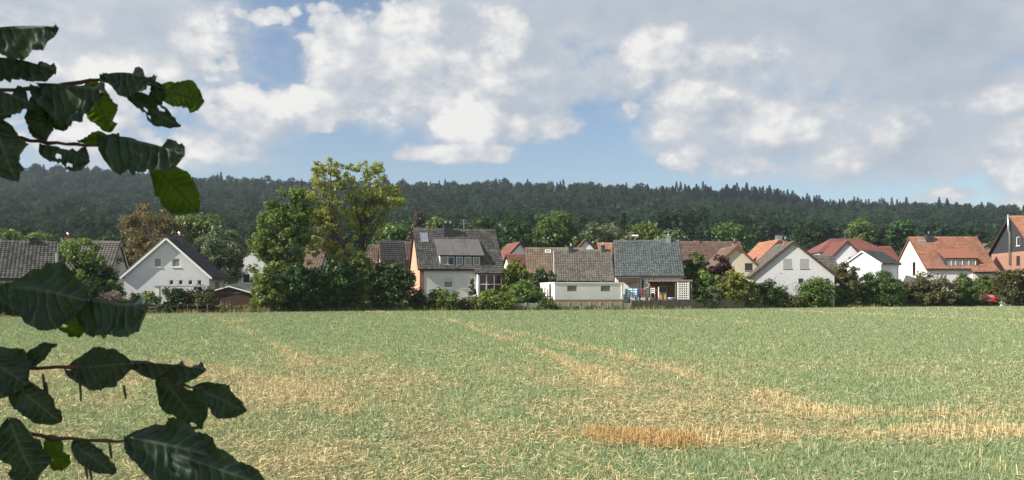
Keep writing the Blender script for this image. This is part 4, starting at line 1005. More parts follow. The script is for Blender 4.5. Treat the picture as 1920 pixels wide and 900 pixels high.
hip_house('dark red roof far behind the garage, right of the yellow green bush', 1088, 1152, 160, 8.6, 11.4, 9, 'maroon_tiles', 'white_render')
h = gable_house('tiny red roofed house far behind between bush and mossy roof', 975, 150, 20, 8, 7.0, 11.2, 7, {'all': 'white_render'}, 'maroon_tiles', tw=.45, tl=.5); h.finish()
h = House('small orange roof far behind, touching the blue grey tiled roof', xy(1126, 148), R(0), 5, 8, 8.2, 11.2, {'all': 'white_render'}, 'orange_tiles', tw=.45, tl=.5); h.finish()
h = gable_house('tiny cream gabled house far behind beside the brick house', 1851, 165, 0, 7, 8.6, 11.8, 7, {'all': 'cream_render'}, 'brown_tiles', tw=.45, tl=.5); h.win('gl', 0, 8.0, .9, 1.2); h.finish()
h = gable_house('tiny white gable far behind above the garage roof', 1099, 150, 0, 4, 9.6, 11.8, 6, {'all': 'white_render'}, 'maroon_tiles', tw=.45, tl=.5); h.finish()
h = House('red roof strip with reddish shed left of the mossy roof', xy(960, 118), T14, 3.6, 6, 5.6, 7.6, {'all': 'white_render'}, 'maroon_tiles', tw=.4, tl=.45); h.finish()

# --- white garage
r = Vector((math.cos(T14), math.sin(T14), 0)); c0 = Vector((*xy(1040, 90), 0)); n = Vector((-math.sin(T14), math.cos(T14), 0)); L, Wd = 8.25, 6.0
c = c0+r*L/2+n*Wd/2; root = empty('garage', (c.x, c.y, 0), T14, 'long flat roofed white garage with two glass block windows', 'garage')
z1 = zat(531.2, 90); zp = zat(562, 90); mb = MB(); fg = Face((0,-Wd/2,0),(1,0,0),(0,-1,0)); fl = Face((-L/2,0,0),(0,-1,0),(-1,0,0)); fr_ = Face((L/2,0,0),(0,1,0),(1,0,0))
def ug(px): 
    k = (px-CX)/F; o = c0+r*L/2; return (k*o.y-o.x)/(r.x-k*r.y)
ops = []
for a, b in ((1063.5, 1081.5), (1126.5, 1144)):
    u0, u1 = ug(a), ug(b); ops.append(((u0+u1)/2, zat(546.2, 91), u1-u0, 10.8/F*91))
wall_face(mb, fg, [(-L/2,zp),(L/2,zp),(L/2,z1),(-L/2,z1)], ops, 'white_render'); wall_face(mb, fl, [(-3,zp),(3,zp),(3,z1),(-3,z1)], [(1.2, zp+.02, .9, 1.75)], 'white_render'); wall_face(mb, fr_, [(-3,zp),(3,zp),(3,z1),(-3,z1)], [], 'white_render')
mb.box((-L/2,Wd/2-.01,zp),(L/2,Wd/2,z1),'white_render'); mb.build('wall', root)
mb = MB(); mb.box((-L/2+.02,-Wd/2+.02,-.6),(L/2-.02,Wd/2-.02,zp),'tan_plinth'); mb.build('plinth', root)
mb = MB(); mb.box((-L/2-.06,-Wd/2-.06,z1+.003),(L/2+.06,Wd/2+.06,z1+.12),'white_paint'); mb.box((-L/2+.1,-Wd/2+.1,z1+.12),(L/2-.1,Wd/2-.1,z1+.15),'felt_roof'); mb.build('flat_roof', root)
mb = MB(); fl.box(mb, .78, 1.62, zp+.03, zp+1.75, -.13, -.06, 'brown_wood'); mb.build('door', root)
for (u, z, w, hh) in ops:
    mb = MB(); b = .06
    fg.box(mb,u-w/2,u+w/2,z,z+.05,-.14,-.02,'grey_frame'); fg.box(mb,u-w/2,u+w/2,z+hh-.05,z+hh,-.14,-.02,'grey_frame'); fg.box(mb,u-w/2,u-w/2+.05,z+.05,z+hh-.05,-.14,-.02,'grey_frame'); fg.box(mb,u+w/2-.05,u+w/2,z+.05,z+hh-.05,-.14,-.02,'grey_frame')
    fg.box(mb,u-w/2+.05,u+w/2-.05,z+.05,z+hh-.05,-.15,-.10,'concrete'); wn = mb.build('window', root)
    for i in range(6):
        for j in range(3):
            mb = MB(); a0 = u-w/2+.05+(w-.1)*i/6+.015; b0 = u-w/2+.05+(w-.1)*(i+1)/6-.015; q0 = z+.05+(hh-.1)*j/3+.015; q1 = z+.05+(hh-.1)*(j+1)/3-.015
            fg.box(mb,a0,b0,q0,q1,-.098,-.05+.012*RNG.random(),'block_glass'); mb.build('glass_block', wn)
mb = MB(); mb.tube([fg.p(L/2-.25, z1-.1, .07), fg.p(L/2-.25, zp+.1, .07)], .045, 'white_paint', 6); mb.build('downpipe', root)

# --- garden wall with concrete panels and posts
gw = empty('garden_wall', (at(945, 87.8).x, 87.8, 0), 0, 'low grey brown panel wall along the field edge below garage and patio', 'wall')
gi = 0
for pa_, pb_, nP, hw_, mw in ((at(945, 87.8), at(1184, 90.7), 12, .80, 'concrete'), (at(1184, 90.9), at(1442, 98.3), 15, 1.08, 'wall_stone')):
    d_ = (pb_-pa_); Lw = d_.length; Mw = Matrix.Translation(pa_-gw.location) @ Matrix.Rotation(math.atan2(d_.y, d_.x), 4, 'Z')
    for i in range(nP):
        a, b = Lw*i/nP, Lw*(i+1)/nP
        mb = MB(); mb.box((a+.07,-.04,-.5),(b-.07,.05,hw_+RNG.normal()*.02), mw, Mw); mb.build('panel', gw)
        mb = MB(); mb.box((a-.065,-.085,-.5),(a+.065,.085,hw_+.08), mw, Mw); mb.build('post', gw)
        if mw == 'wall_stone': mb = MB(); mb.box((a+.08,-.075,hw_+.05),(b-.08,.075,hw_+.11),'grey_wood', Mw); mb.build('coping', gw)

def aerial(x, y, z0, z1, label_root):
    mb = MB(); mb.tube([(x,y,z0),(x,y,z1)], .03, 'steel', 5)
    for k, w in ((0, .55), (.12, .45), (.24, .7)): mb.tube([(x-w, y, z1-.1-k*2), (x+w, y, z1-.1-k*2)], .018, 'steel', 4)
    mb.build('aerial', label_root)
aerial(-.2, -.5, r_, r_+1.9, rt)
aerial(1.2, .2, H.hr, H.hr+1.5, H.root)
aerial(-2.0, .2, HB.hr, HB.hr+1.3, HB.root)
# ------------------------------------------------------------------ garden and roadside trees
tree_n = dict
ptree('maple_tree', 'tall dense green tree left of the two airy ash trees', 83.5, 522,
  [(548,362,26,32),(562,400,30,40),(528,405,42,40),(512,455,40,45),(545,450,38,55),(500,505,30,48),(535,520,42,55),(560,420,26,50),(508,550,34,28),(487,455,18,26),(492,420,14,18)], 'maple_leaves', leaf=.34, k=150, npc=75, rc=(.45,.95), tr=.28, limbs=30, trunk_h=9)
ptree('ash_tree', 'airy yellow green ash tree with visible trunk beside the dense maple', 87, 627,
  [(618,322,42,30),(600,365,38,40),(642,352,28,44),(585,405,26,22),(645,405,26,40),(618,440,30,36),(612,395,34,30),(640,480,34,30),(590,470,30,30)], 'ash_leaves', leaf=.27, k=165, npc=46, rc=(.30,.68), tr=.2, limbs=42, trunk_h=14, hollow=.2)
ptree('ash_tree', 'airy ash tree with yellowing crown nearest the salmon gable', 88.5, 676,
  [(700,325,38,28),(690,370,42,42),(725,372,34,34),(668,405,30,44),(660,345,20,40),(700,415,28,36),(655,450,24,30),(748,368,16,16)], 'ash_leaves', leaf=.27, k=175, npc=44, rc=(.30,.68), tr=.2, limbs=46, trunk_h=14, hollow=.2)
ptree('birch_tree', 'tall olive brown tree behind the white house with tiny windows', 100, 283,
  [(290,405,40,26),(262,430,36,32),(315,430,32,32),(285,465,50,40),(250,480,28,38),(318,480,26,34),(240,415,16,16)], 'birch_leaves', leaf=.30, k=150, npc=60, rc=(.5,1.1), tr=.22, bark='pale_bark', limbs=40, droop=.5)
ptree('willow_tree', 'round grey green willow right of the dark roofed white gable', 96, 412,
  [(412,462,44,36),(440,480,26,36),(378,470,28,36),(412,505,46,30)], 'willow_leaves', leaf=.30, k=120, npc=75, rc=(.45,.9), tr=.25, limbs=24)
ptree('garden_tree', 'bright green round tree right of the far left grey roof', 80, 148,
  [(150,468,34,30),(132,500,28,28),(170,495,30,34),(148,525,40,24),(118,475,14,14)], 'bright_leaves', leaf=.30, k=100, npc=70, rc=(.4,.85), tr=.2, limbs=22)
ptree('dry_spruce', 'brownish dying spruce peeking over the salmon gabled house roof', 120, 784, [(784,405,5,9),(784,416,9,10),(784,428,14,11),(784,442,19,14)], 'brown_needles', leaf=.34, k=70, npc=50, rc=(.35,.7), tr=.2, limbs=30, droop=.5)
ptree('broad_tree', 'broad dark green tree behind the mossy roof and the garage', 170, 1044,
  [(1045,425,44,30),(1020,450,34,30),(1070,450,32,30),(1045,465,48,26)], 'green_leaves', leaf=.6, k=120, npc=60, rc=(.9,1.8), tr=.35)
BT = 'trees standing between the village roofs and the wooded hill'
def bt(label, D, px, lst, mat, leaf=.65, k=60, npc=50, rc=(.9, 1.9)):
    ptree('background_tree', label, D, px, lst, mat, leaf=leaf, k=k, npc=npc, rc=rc, tr=.3, limbs=8, group=BT)
bt('pale green tree behind the garage, left of a similar pale tree', 200, 1112, [(1112,440,26,24),(1105,460,26,18)], 'willow_leaves')
bt('pale green tree behind the garage roof chimneys', 205, 1145, [(1146,440,22,22),(1140,460,26,18)], 'willow_leaves')
bt('mid green tree rising behind the blue grey tiled roof', 150, 1212, [(1210,438,34,20),(1225,455,30,18),(1190,455,22,16)], 'green_leaves')
bt('dark tree left of the mossy brown roof, over red roofs', 165, 966, [(968,445,30,38),(985,470,26,26)], 'dark_leaves')
bt('small green tree between blue grey roof and brown roof', 140, 1262, [(1258,447,20,12)], 'willow_leaves', k=24)
bt('dark green tree above the long brown roof', 185, 1372, [(1365,440,30,20),(1385,450,24,20)], 'green_leaves')
bt('green tree behind the white corner house roofs', 210, 1612, [(1610,432,24,18),(1612,450,24,20)], 'green_leaves')
bt('dark tree behind the red tiled house, left end', 215, 1690, [(1690,435,26,24)], 'dark_leaves')
bt('round green tree between red tiled house and brick house', 140, 1851, [(1853,492,14,22),(1848,515,14,20)], 'green_leaves', leaf=.4, k=40, rc=(.5,1.))
bt('green tree at the far left behind the grey roof ridge', 130, 12, [(10,450,24,18),(-8,460,24,20)], 'bright_leaves')
bt('smaller green tree over the far left chimney', 135, 80, [(74,452,18,12),(84,460,18,12)], 'bright_leaves', k=30)
bt('dark trees mass behind brown roofed house at left', 150, 205, [(205,470,24,34),(212,500,26,30)], 'dark_leaves')
bt('dark green tree seen between the ash trunks', 140, 590, [(590,485,34,26),(572,500,26,26)], 'dark_leaves')
bt('dark green tree behind the yellowing ash crown', 150, 740, [(742,440,26,22),(730,455,26,26)], 'green_leaves')
bt('green tree right behind the dry spruce', 175, 815, [(815,430,26,20),(800,445,26,22)], 'green_leaves')
bt('green tree behind dark chimney of salmon gabled house', 190, 905, [(905,430,30,24),(930,450,26,30)], 'dark_leaves')
bt('green tree behind the willow crown', 160, 395, [(388,425,28,22),(350,430,26,26)], 'green_leaves')
for lb, px, D, pt, r in (('dark spruce between blue grey roof and the hill', 1297, 190, 418, 3.0), ('dark spruce beside the pale vent cowl roof', 1328, 200, 432, 2.6), ('dark spruce behind the grey chimney of the hipped house', 1436, 205, 440, 2.4)):
    conifer('spruce', lb, at(px,D).x, D, zat(pt,D)-float(ground_z(at(px,D).x,D)), r, 'dark_needles', 1500, .8, BT)

# ------------------------------------------------------------------ shrubs, hedges and flowers
GS = 'garden shrubs along the field edge'
def shrub(label, D, x0, x1, ytop, mat, leaf=.24, dens=1., name='shrub', ybot=None, parts=3, rc=None, group=GS, cat='shrub', **kw):
    px = (x0+x1)/2; hw = (x1-x0)/2; D = max(D, float(edge(at(px, D).x))+1.3); leaf *= 1.15; p = at(px, D); g = float(ground_z(p.x, D)); yb = HY+(CAMZ-g)/D*F if ybot is None else ybot
    ytop -= .16*(yb-ytop); hw *= 1.08; hh = (yb-ytop); lst = []
    for i in range(parts):
        f = (i+.5)/parts*2-1; k = .62 if parts > 1 else .95
        top = ytop+hh*(.22*abs(f)**1.5+.07*random.random())
        cy = (top+yb)/2+hh*.04; lst.append((px+f*hw*.62, cy, hw*(1.1/parts+.28), (yb-top)/2*1.0, (random.random()-.5)*.8))
    m = hw/F*D; area = m*(hh/F*D)
    k = int(np.clip(area*10*dens, 18, 190))
    if rc is None: rc = (.26+.06*min(m, 3), .40+.15*min(m, 3))
    return ptree(name, label, D, px, lst, mat, leaf=leaf, k=k, npc=55, rc=rc, tr=.05, stems=3, limbs=8, cat=cat, group=group, hollow=.35, trunk_h=max(.3, hh/F*D*.7), **kw)
shrub('dark shrub at the far left under the lower drooping leaf', 64, -20, 50, 533, 'dark_leaves')
shrub('grey green shrub between far left house and yellow flowering bush', 67, 40, 118, 545, 'rusty_leaves', leaf=.2)
shrub('yellow flowering bush beneath the bright round garden tree', 78, 110, 160, 518, 'yellow_flowers')
shrub('green bush right of the yellow flowering bush', 76, 138, 188, 525, 'green_leaves')
shrub('tall dark bush left of the white gable wall', 82, 168, 214, 488, 'dark_leaves')
shrub('rounded mid green bush with orange blossoms beside the white gable', 77, 186, 238, 528, 'green_leaves')
shrub('bed of pale pink and white flowers left of the white gable', 75, 182, 242, 548, 'pale_flowers', leaf=.18, name='flower_bed', cat='flower bed')
shrub('small yellow green flowers at the foot of the flower bed', 74.5, 215, 246, 560, 'yellow_flowers', leaf=.16)
shrub('small brownish bush by the left corner of the white gable', 75, 244, 262, 545, 'rusty_leaves', leaf=.2, parts=2)
shrub('light green bush in front of the white gable wall', 75, 266, 294, 545, 'bright_leaves', leaf=.2, parts=2)
shrub('dark upright evergreen shrub beside the white garden pillar', 75.6, 304, 338, 531, 'dark_leaves', leaf=.2, parts=2)
shrub('wide grey green shrub left of the brown shed', 73, 338, 402, 536, 'rusty_leaves', leaf=.2, dens=1.4)
shrub('light bush right of the brown shed, under the maple', 82, 462, 492, 545, 'green_leaves')
shrub('pale lit bush at the left foot of the maple', 78, 474, 536, 500, 'maple_leaves', dens=1.5)
shrub('dark bush under the maple and ash trees', 80, 528, 600, 498, 'dark_leaves', dens=1.6)
shrub('dark tangled bush between the two ash trunks', 81, 585, 668, 482, 'dark_leaves', dens=1.6, parts=4)
shrub('green bush below the yellowing ash', 82, 640, 702, 470, 'green_leaves', dens=1.5)
shrub('large round dark bush covering the foot of the salmon gable', 83, 690, 774, 487, 'dark_leaves', dens=2.0, parts=3)
shrub('low dark bush in front of the salmon gable foot', 85, 764, 815, 545, 'dark_leaves')
shrub('green bush under the half shuttered window', 86, 800, 862, 538, 'green_leaves', leaf=.22)
shrub('low wild bush under the closed shutter window', 86, 850, 905, 552, 'rusty_leaves', leaf=.2)
shrub('slim dark cypress bush between closed window and veranda', 90, 881, 891, 526, 'dark_leaves', leaf=.16, parts=1, rc=(.18,.3))
shrub('yellow green bush in front of the veranda', 87, 885, 962, 545, 'lime_leaves', leaf=.22, dens=1.3, parts=4)
shrub('tall bright yellow green bush right of the veranda', 96, 944, 992, 484, 'lime_leaves', dens=1.4)
shrub('leafy green bush left of the white garage', 90, 950, 1018, 530, 'bright_leaves', leaf=.26, dens=1.4)
shrub('dark clipped hedge behind the white garage', 100, 990, 1040, 510, 'dark_leaves', dens=1.4)
shrub('slim dark thuja at the corner of the weathered roof', 99, 1027, 1040, 506, 'dark_leaves', leaf=.18, parts=1)
shrub('low bush in front of the garage left side', 89, 1008, 1040, 553, 'green_leaves', leaf=.2)
shrub('green bush top peeking over the garage roof, right end', 97.5, 1127, 1148, 523, 'rusty_leaves', leaf=.2, parts=2)
shrub('small dark bush top peeking over the garage roof, left end', 97.5, 1056, 1072, 521, 'dark_leaves', leaf=.2, parts=2)
shrub('tall light green bush right of the blue grey tiled roof', 101, 1276, 1334, 478, 'green_leaves', dens=1.5)
shrub('bright green bush under the long brown roof', 99, 1300, 1352, 506, 'bright_leaves', dens=1.2)
shrub('purple leaved plum tree between brown roof and cream gable', 101, 1324, 1378, 483, 'purple_leaves', dens=1.3, name='plum_tree', cat='tree')
shrub('dark bush right of the white trellis', 95, 1288, 1318, 528, 'dark_leaves')
shrub('pale weedy bush behind the wall, left of the yellow bush', 95, 1316, 1356, 536, 'willow_leaves', leaf=.2)
shrub('yellow flowering broom left of the stained white gable', 96, 1350, 1400, 505, 'yellow_flowers', dens=1.2)
shrub('green bush at the foot of the cream gable', 95, 1374, 1430, 522, 'green_leaves', dens=1.2)
shrub('dark green bush under the orange roof', 95, 1412, 1462, 524, 'dark_leaves', leaf=.22)
shrub('small green bush left of the stained wall window', 96, 1442, 1482, 534, 'green_leaves', leaf=.2)
shrub('dry weedy bush at the right end of the panel wall', 95.5, 1432, 1505, 552, 'rusty_leaves', leaf=.18, dens=1.2)
shrub('bright green creeper bush on the left end of the hedge', 97, 1494, 1562, 520, 'bright_leaves', dens=1.5)
shrub('brown green tree crown behind the hedge, left of the corner house', 106, 1562, 1612, 490, 'rusty_leaves', dens=1.3)
shrub('dark green bush behind the hedge below the corner house', 106, 1606, 1692, 510, 'green_leaves', dens=1.2, parts=4)
shrub('large rusty green bush before the red tiled house', 104, 1694, 1796, 513, 'rusty_leaves', dens=1.7, parts=4, leaf=.28)
shrub('green bush right of the large rusty bush, beside the red car', 108, 1786, 1832, 518, 'green_leaves', dens=1.5, leaf=.28)
shrub('green bush top behind the red car', 116.3, 1822, 1874, 518, 'green_leaves', dens=1.3, leaf=.28)
shrub('low green bush in front of the red car', 107, 1770, 1838, 555, 'dark_leaves', leaf=.2)
shrub('rusty brown tree in front of the brick house', 104, 1866, 1940, 498, 'rusty_leaves', dens=1.7, parts=3, leaf=.28, name='crab_apple_tree', cat='tree')
# ivy hedge: one long clipped body
def hedge():
    a, b = at(1500, 102.5), at(1698, 109.5); root = empty('hedge', ((a.x+b.x)/2, (a.y+b.y)/2, float(ground_z((a.x+b.x)/2, (a.y+b.y)/2))), math.atan2(b.y-a.y, b.x-a.x), 'long ivy grown hedge between the weedy bush and the rusty bush', 'hedge')
    L = (b-a).length; k = 260; C = np.stack([RNG.uniform(-L/2, L/2, k), RNG.uniform(-.6, .35, k), RNG.uniform(.05, 2.6, k)], -1); C[:, 2] *= .92+.12*np.sin(C[:, 0]*.9)
    V, n, t = leaf_cloud(C, RNG.uniform(.3, .5, k), 60, .22); npmesh('foliage', V, n, 4, 'ivy_leaves', root, t)
    mb = MB()
    for i in range(8): mb.tube([(-L/2+L*(i+.5)/8, 0, -.3), (-L/2+L*(i+.5)/8+.1, .05, 1), (-L/2+L*(i+.5)/8, 0, 1.9)], [.06,.05,.03], 'bark', 5)
    st = mb.build('stem', root); st['kind'] = 'stuff'
hedge()
# tall weeds and dry grass on the verge
def verge():
    n = 30000; px = RNG.uniform(-40, 1960, n); X = (px-CX)/F; y = np.zeros(n)+80
    for _ in range(12): y = edge(X*y)
    y = y+RNG.gamma(1.6, .9, n)-.35; x = X*y; z = ground_z(x, y)
    den = fbm(px/60, y*0+1, 55, 3); k = RNG.random(n) < np.clip((den-.28)*3, .15, 1); x, y, z, px, den = x[k], y[k], z[k], px[k], den[k]; n = len(x)
    dry = RNG.random(n) < np.clip(.25+.9*(fbm(px/45, px*0, 66, 3)-.45)+.6*(px < 470)*(px > 260)+.35*(px > 1430)*(px < 1600), .05, .95)
    for nm, m, s in (('dry_grass', 'dry_grass', dry), ('weeds', 'weeds', ~dry)):
        q = s.sum(); blades(nm, m, x[s], y[s], (.18+.5*RNG.random(q)**1.6)*(.5+den[s]), .018+.02*RNG.random(q), np.abs(RNG.normal(.2, .3, q)), 3, base=z[s]-.02)
    k = 520; px = RNG.uniform(-20, 1940, k); px = np.concatenate([px, RNG.uniform(960, 1440, 170)]); k = len(px); X = (px-CX)/F; y = np.zeros(k)+80
    for _ in range(12): y = edge(X*y)
    y = y+1.0+RNG.random(k)*2.; x = X*y
    C = np.stack([x, y, ground_z(x, y)+.12+.25*RNG.random(k)], -1); V, n, t = leaf_cloud(C, RNG.uniform(.2, .5, k), 26, .2, .6); o = npmesh('undergrowth', V, n, 4, 'green_leaves', None, t); tag(o, kind='stuff')
verge()

# ------------------------------------------------------------------ garden things
GZ = lambda p: float(ground_z(p.x, p.y))
def placed(name, px, D, rz, label, cat, group=None):
    p = at(px, D); z = GZ(p); return empty(name, (p.x, p.y, z), rz, label, cat, group), z
# shed
root, z = placed('garden_shed', 430, 81, R(6), 'small dark brown garden shed with shallow pale edged gable roof', 'shed')
w = 2.12; he_, hr_ = zat(549, 81)-z, zat(537.5, 81)-z
for i in range(22):
    a = -w+2*w*i/22; b = -w+2*w*(i+1)/22-.012; f = lambda u: he_+(hr_-he_)*(1-abs(u)/w)
    m = MB(); m.hexa([Vector(q) for q in ((a,0,-.3),(b,0,-.3),(b,.05,-.3),(a,.05,-.3),(a,0,f(a)-.02),(b,0,f(b)-.02),(b,.05,f(b)-.02),(a,.05,f(a)-.02))], 'dark_wood'); m.build('plank', root)
m = MB(); m.box((-w,.053,-.3),(-w+.06,2.6,he_-.03),'dark_wood'); m.box((w-.06,.053,-.3),(w,2.6,he_-.03),'dark_wood'); m.box((-w+.06,2.55,-.3),(w-.06,2.6,he_-.03),'dark_wood'); m.build('wall', root)
m = MB()
for s in (-1, 1): m.hexa([Vector(q) for q in ((0,-.2,hr_),(s*(w+.2),-.2,he_-.06),(s*(w+.2),2.8,he_-.06),(0,2.8,hr_),(0,-.2,hr_+.07),(s*(w+.2),-.2,he_+.01),(s*(w+.2),2.8,he_+.01),(0,2.8,hr_+.07))], 'felt_roof')
rf = m.build('roof', root)
for s in (-1, 1):
    m = MB(); m.bar((0,-.22,hr_+.03),(s*(w+.2),-.22,he_-.03),.04,.11,'white_paint'); m.build('bargeboard', rf)
m = MB(); m.bar((-w,-.03,he_-.02),(w,-.03,he_-.02),.05,.06,'grey_wood'); m.build('tie_beam', root)
# white pillar and terrace slab
root, z = placed('terrace_canopy', 296, 76.3, R(6), 'white block pillar carrying a long grey concrete slab in front of the gable', 'canopy')
zt_ = zat(538, 76.3)-z; 
for i in range(6):
    m = MB(); m.box((-.19,-.19,-.15+(zt_+.15)*i/6+.008),(.19,.19,-.15+(zt_+.15)*(i+1)/6),'white_render'); m.build('block', root)
m = MB(); m.box((-.25,-.25,zt_+.003),(4.7,1.4,zt_+.13),'concrete'); m.build('slab', root)
m = MB(); m.box((4.3,.9,-.2),(4.6,1.2,zt_),'white_render'); m.build('pillar', root)
# low wire fence by the flower bed
root, z = placed('garden_fence', 238, 73.0, R(14), 'low grey board fence at the foot of the flower bed', 'fence')
for i in range(9):
    m = MB(); m.box((-2.4+i*.6,-.04,-.2),(-2.34+i*.6,.04,.75),'grey_wood'); m.build('post', root)
for zz in (.25, .55):
    m = MB(); m.box((-2.4,-.07,zz),(2.5,-.043,zz+.13),'grey_wood'); m.build('rail', root)
root, z = placed('wire_fence', 320, 75.3, R(8), 'thin wire fence before the wide grey green shrub', 'fence')
for i in range(8):
    m = MB(); m.tube([(-3+i*.9,0,-.2),(-3+i*.9,0,.8)],.025,'concrete',6); m.build('post', root)
for zz in (.3, .72):
    m = MB(); m.tube([(-3,-.03,zz),(3.3,-.03,zz)],.008,'zinc',4); m.build('wire', root)
# wooden garden gate left of the garage
root, z = placed('garden_gate', 1022, 90.5, R(14), 'dark wooden slatted garden gate at the left side of the garage', 'gate')
for i in range(5):
    m = MB(); m.box((-.75+i*.34,-.03,-.4),(-.65+i*.34,.03,zat(540+(i%2)*2,90.5)-z),'dark_wood'); m.build('slat', root)
for zz in (.35, .8, 1.2):
    m = MB(); m.box((-.8,-.06,zz),(.8,-.033,zz+.1),'brown_wood'); m.build('rail', root)
# laundry
P0 = at(1172, 93.8); zg = GZ(P0)+.3; y_ = 93.8
root = empty('clothes_drier', (P0.x, y_, zg), 0, 'folding clothes drier behind the wall, hung with washing', 'clothes drier')
top = zat(541.5, y_)-zg; Wc = 2.1
for s in (0, 1):
    m = MB(); m.tube([(s*Wc,-.3,-.3),(s*Wc,.3,top)],.02,'steel',6); m.build('leg', root); m = MB(); m.tube([(s*Wc,.3,-.3),(s*Wc,-.3,top)],.02,'steel',6); m.build('leg', root)
for k in range(3):
    m = MB(); m.tube([(-.05,-.25+k*.25,top),(Wc+.05,-.25+k*.25,top)],.012,'steel',5); m.build('rail', root)
m = MB(); m.tube([(Wc,0,top-.05),(Wc+.75,0,top+.28)],.02,'white_paint',6); m.build('wing', root)
def cloth(name, label, x, w, h, yk, mat, cat, group=None):
    m = MB(); N = 8; pts = []
    for j in range(5):
        row = []
        for i in range(N+1):
            u = i/N; v = j/4
            row.append(Vector((x+w*u*(1-.06*v), yk+.05*math.sin(u*9+x*5)*(.3+v)-.02-(.0 if v > 0 else 0), top+.01-h*v-.03*math.sin(u*math.pi*2+x)*v)))
        pts.append(row)
    for j in range(4):
        for i in range(N): m.poly([pts[j][i], pts[j+1][i], pts[j+1][i+1], pts[j][i+1]], mat)
    o = m.build(name, None, True); o.location = (P0.x, y_, zg); md = o.modifiers.new('thickness', 'SOLIDIFY'); md.thickness = .012; tag(o, label, cat, group); return o
cloth('towel', 'long blue towel hanging at the left end of the clothes drier', .0, .32, 1.15, -.25, 'blue_towel', 'towel', 'washing on the drier')
cloth('towel', 'pale wide towel hanging second from the left on the drier', .34, .40, 1.05, -.25, 'pale_towel', 'towel', 'washing on the drier')
cloth('towel', 'narrow blue towel hanging between the two pale towels', .76, .26, 1.1, -.25, 'blue_towel', 'towel', 'washing on the drier')
cloth('towel', 'brightest pale towel beside the dark blue garment', 1.04, .36, 1.15, -.25, 'pale_towel', 'towel', 'washing on the drier')
cloth('trousers', 'dark blue garment hanging between pale towel and grey cloth', 1.43, .22, .8, -.25, 'blue_cloth', 'garment', 'washing on the drier')
cloth('shirt', 'grey cloth hanging left of the red garment', 1.67, .22, .6, -.25, 'grey_cloth', 'garment', 'washing on the drier')
cloth('shirt', 'red garment hanging at the right end of the drier', 1.91, .22, .8, -.25, 'red_cloth', 'garment', 'washing on the drier')
# patio furniture
root, z = placed('patio_table', 1213, 94.2, R(-5), 'dark patio table standing right of the drying laundry', 'table'); tp = zat(552, 94.2)-z
m = MB(); m.box((-.9,-.4,tp-.06),(.9,.4,tp),'dark_wood'); m.build('table_top', root)
for sx in (-.8, .8):
    for sy in (-.3, .3): m = MB(); m.box((sx-.04,sy-.04,-.2),(sx+.04,sy+.04,tp-.063),'dark_wood'); m.build('leg', root)
root, z = placed('wooden_chest', 1242, 94.5, R(-5), 'pale wooden chest standing before the brown boarded wall', 'chest')
zc0, zc1 = zat(559, 94.5)-z, zat(550.5, 94.5)-z
m = MB(); m.box((-.42,-.3,zc0-.3),(.42,.3,zc1-.08),'pale_wood'); m.build('body', root); m = MB(); m.box((-.46,-.34,zc1-.077),(.46,.34,zc1),'pale_wood'); m.build('lid', root)
root, z = placed('garden_chair', 1224, 94.6, R(-5), 'white slatted garden chair between table and wooden chest', 'chair'); sz = zat(553, 94.6)-z
m = MB(); m.box((-.25,-.25,sz),(.25,.25,sz+.05),'white_paint'); m.build('seat', root)
for k in range(3): m = MB(); m.box((-.25,.22,sz+.25+k*.22),(.25,.26,sz+.37+k*.22),'white_paint'); m.build('slat', root)
for sx in (-.23, .23):
    m = MB(); m.box((sx-.025,.2,-.2),(sx+.025,.26,sz+.9),'white_paint'); m.build('leg', root); m = MB(); m.box((sx-.025,-.25,-.2),(sx+.025,-.2,sz),'white_paint'); m.build('leg', root)
root, z = placed('parasol_pole', 1235, 94.0, 0, 'white folded parasol pole in front of the wooden chest', 'pole'); m = MB(); m.tube([(0,0,-.2),(0,0,zat(538,94)-z)],.06,'white_paint',8); m.build('pole', root); m = MB(); m.tube([(0,0,-.25),(0,0,.1)],[.25,.2],'concrete',10); m.build('base', root)
root, z = placed('washtub', 1259, 94.2, 0, 'pale blue plastic tub on the patio right of the wooden chest', 'tub'); zz = zat(558.5, 94.2)-z; m = MB(); m.tube([(0,0,zz-.25),(0,0,zz)],[.3,.42],'blue_towel',12); o = m.build('tub', root); m = MB(); m.tube([(0,0,zz+.001),(0,0,zz+.05)],[.45,.45],'pale_towel',12); m.build('rim', root)
# trellis
root, z = placed('trellis', 1281, 94.0, R(-5), 'white lattice trellis at the right end of the covered patio', 'trellis'); a0, a1 = zat(562, 94)-z, zat(529, 94)-z
for sx in (-.66, .66): m = MB(); m.box((sx-.04,-.04,-.2),(sx+.04,.04,a1),'white_paint'); m.build('post', root)
for i in range(5): xx = -.62+1.24*(i+.5)/5; m = MB(); m.box((xx-.035,-.02,a0),(xx+.035,.02,a1-.05),'white_paint'); m.build('upright_slat', root)
for i in range(8): zz = a0+.1+(a1-a0-.25)*i/7; m = MB(); m.box((-.62,-.05,zz-.035),(.62,-.023,zz+.035),'white_paint'); m.build('cross_slat', root)
# carport roof behind the hedge
root, z = placed('carport', 1668, 109, R(5), 'thin flat carport roof edge sticking out over the hedge', 'carport'); zt_ = zat(536, 109)-z
m = MB(); m.box((-2.2,0,zt_),(2.0,3,zt_+.14),'concrete'); m.build('roof', root)
for sx in (-2.0, 1.8): m = MB(); m.box((sx-.06,.1,-.3),(sx+.06,.22,zt_-.003),'grey_wood'); m.build('post', root)
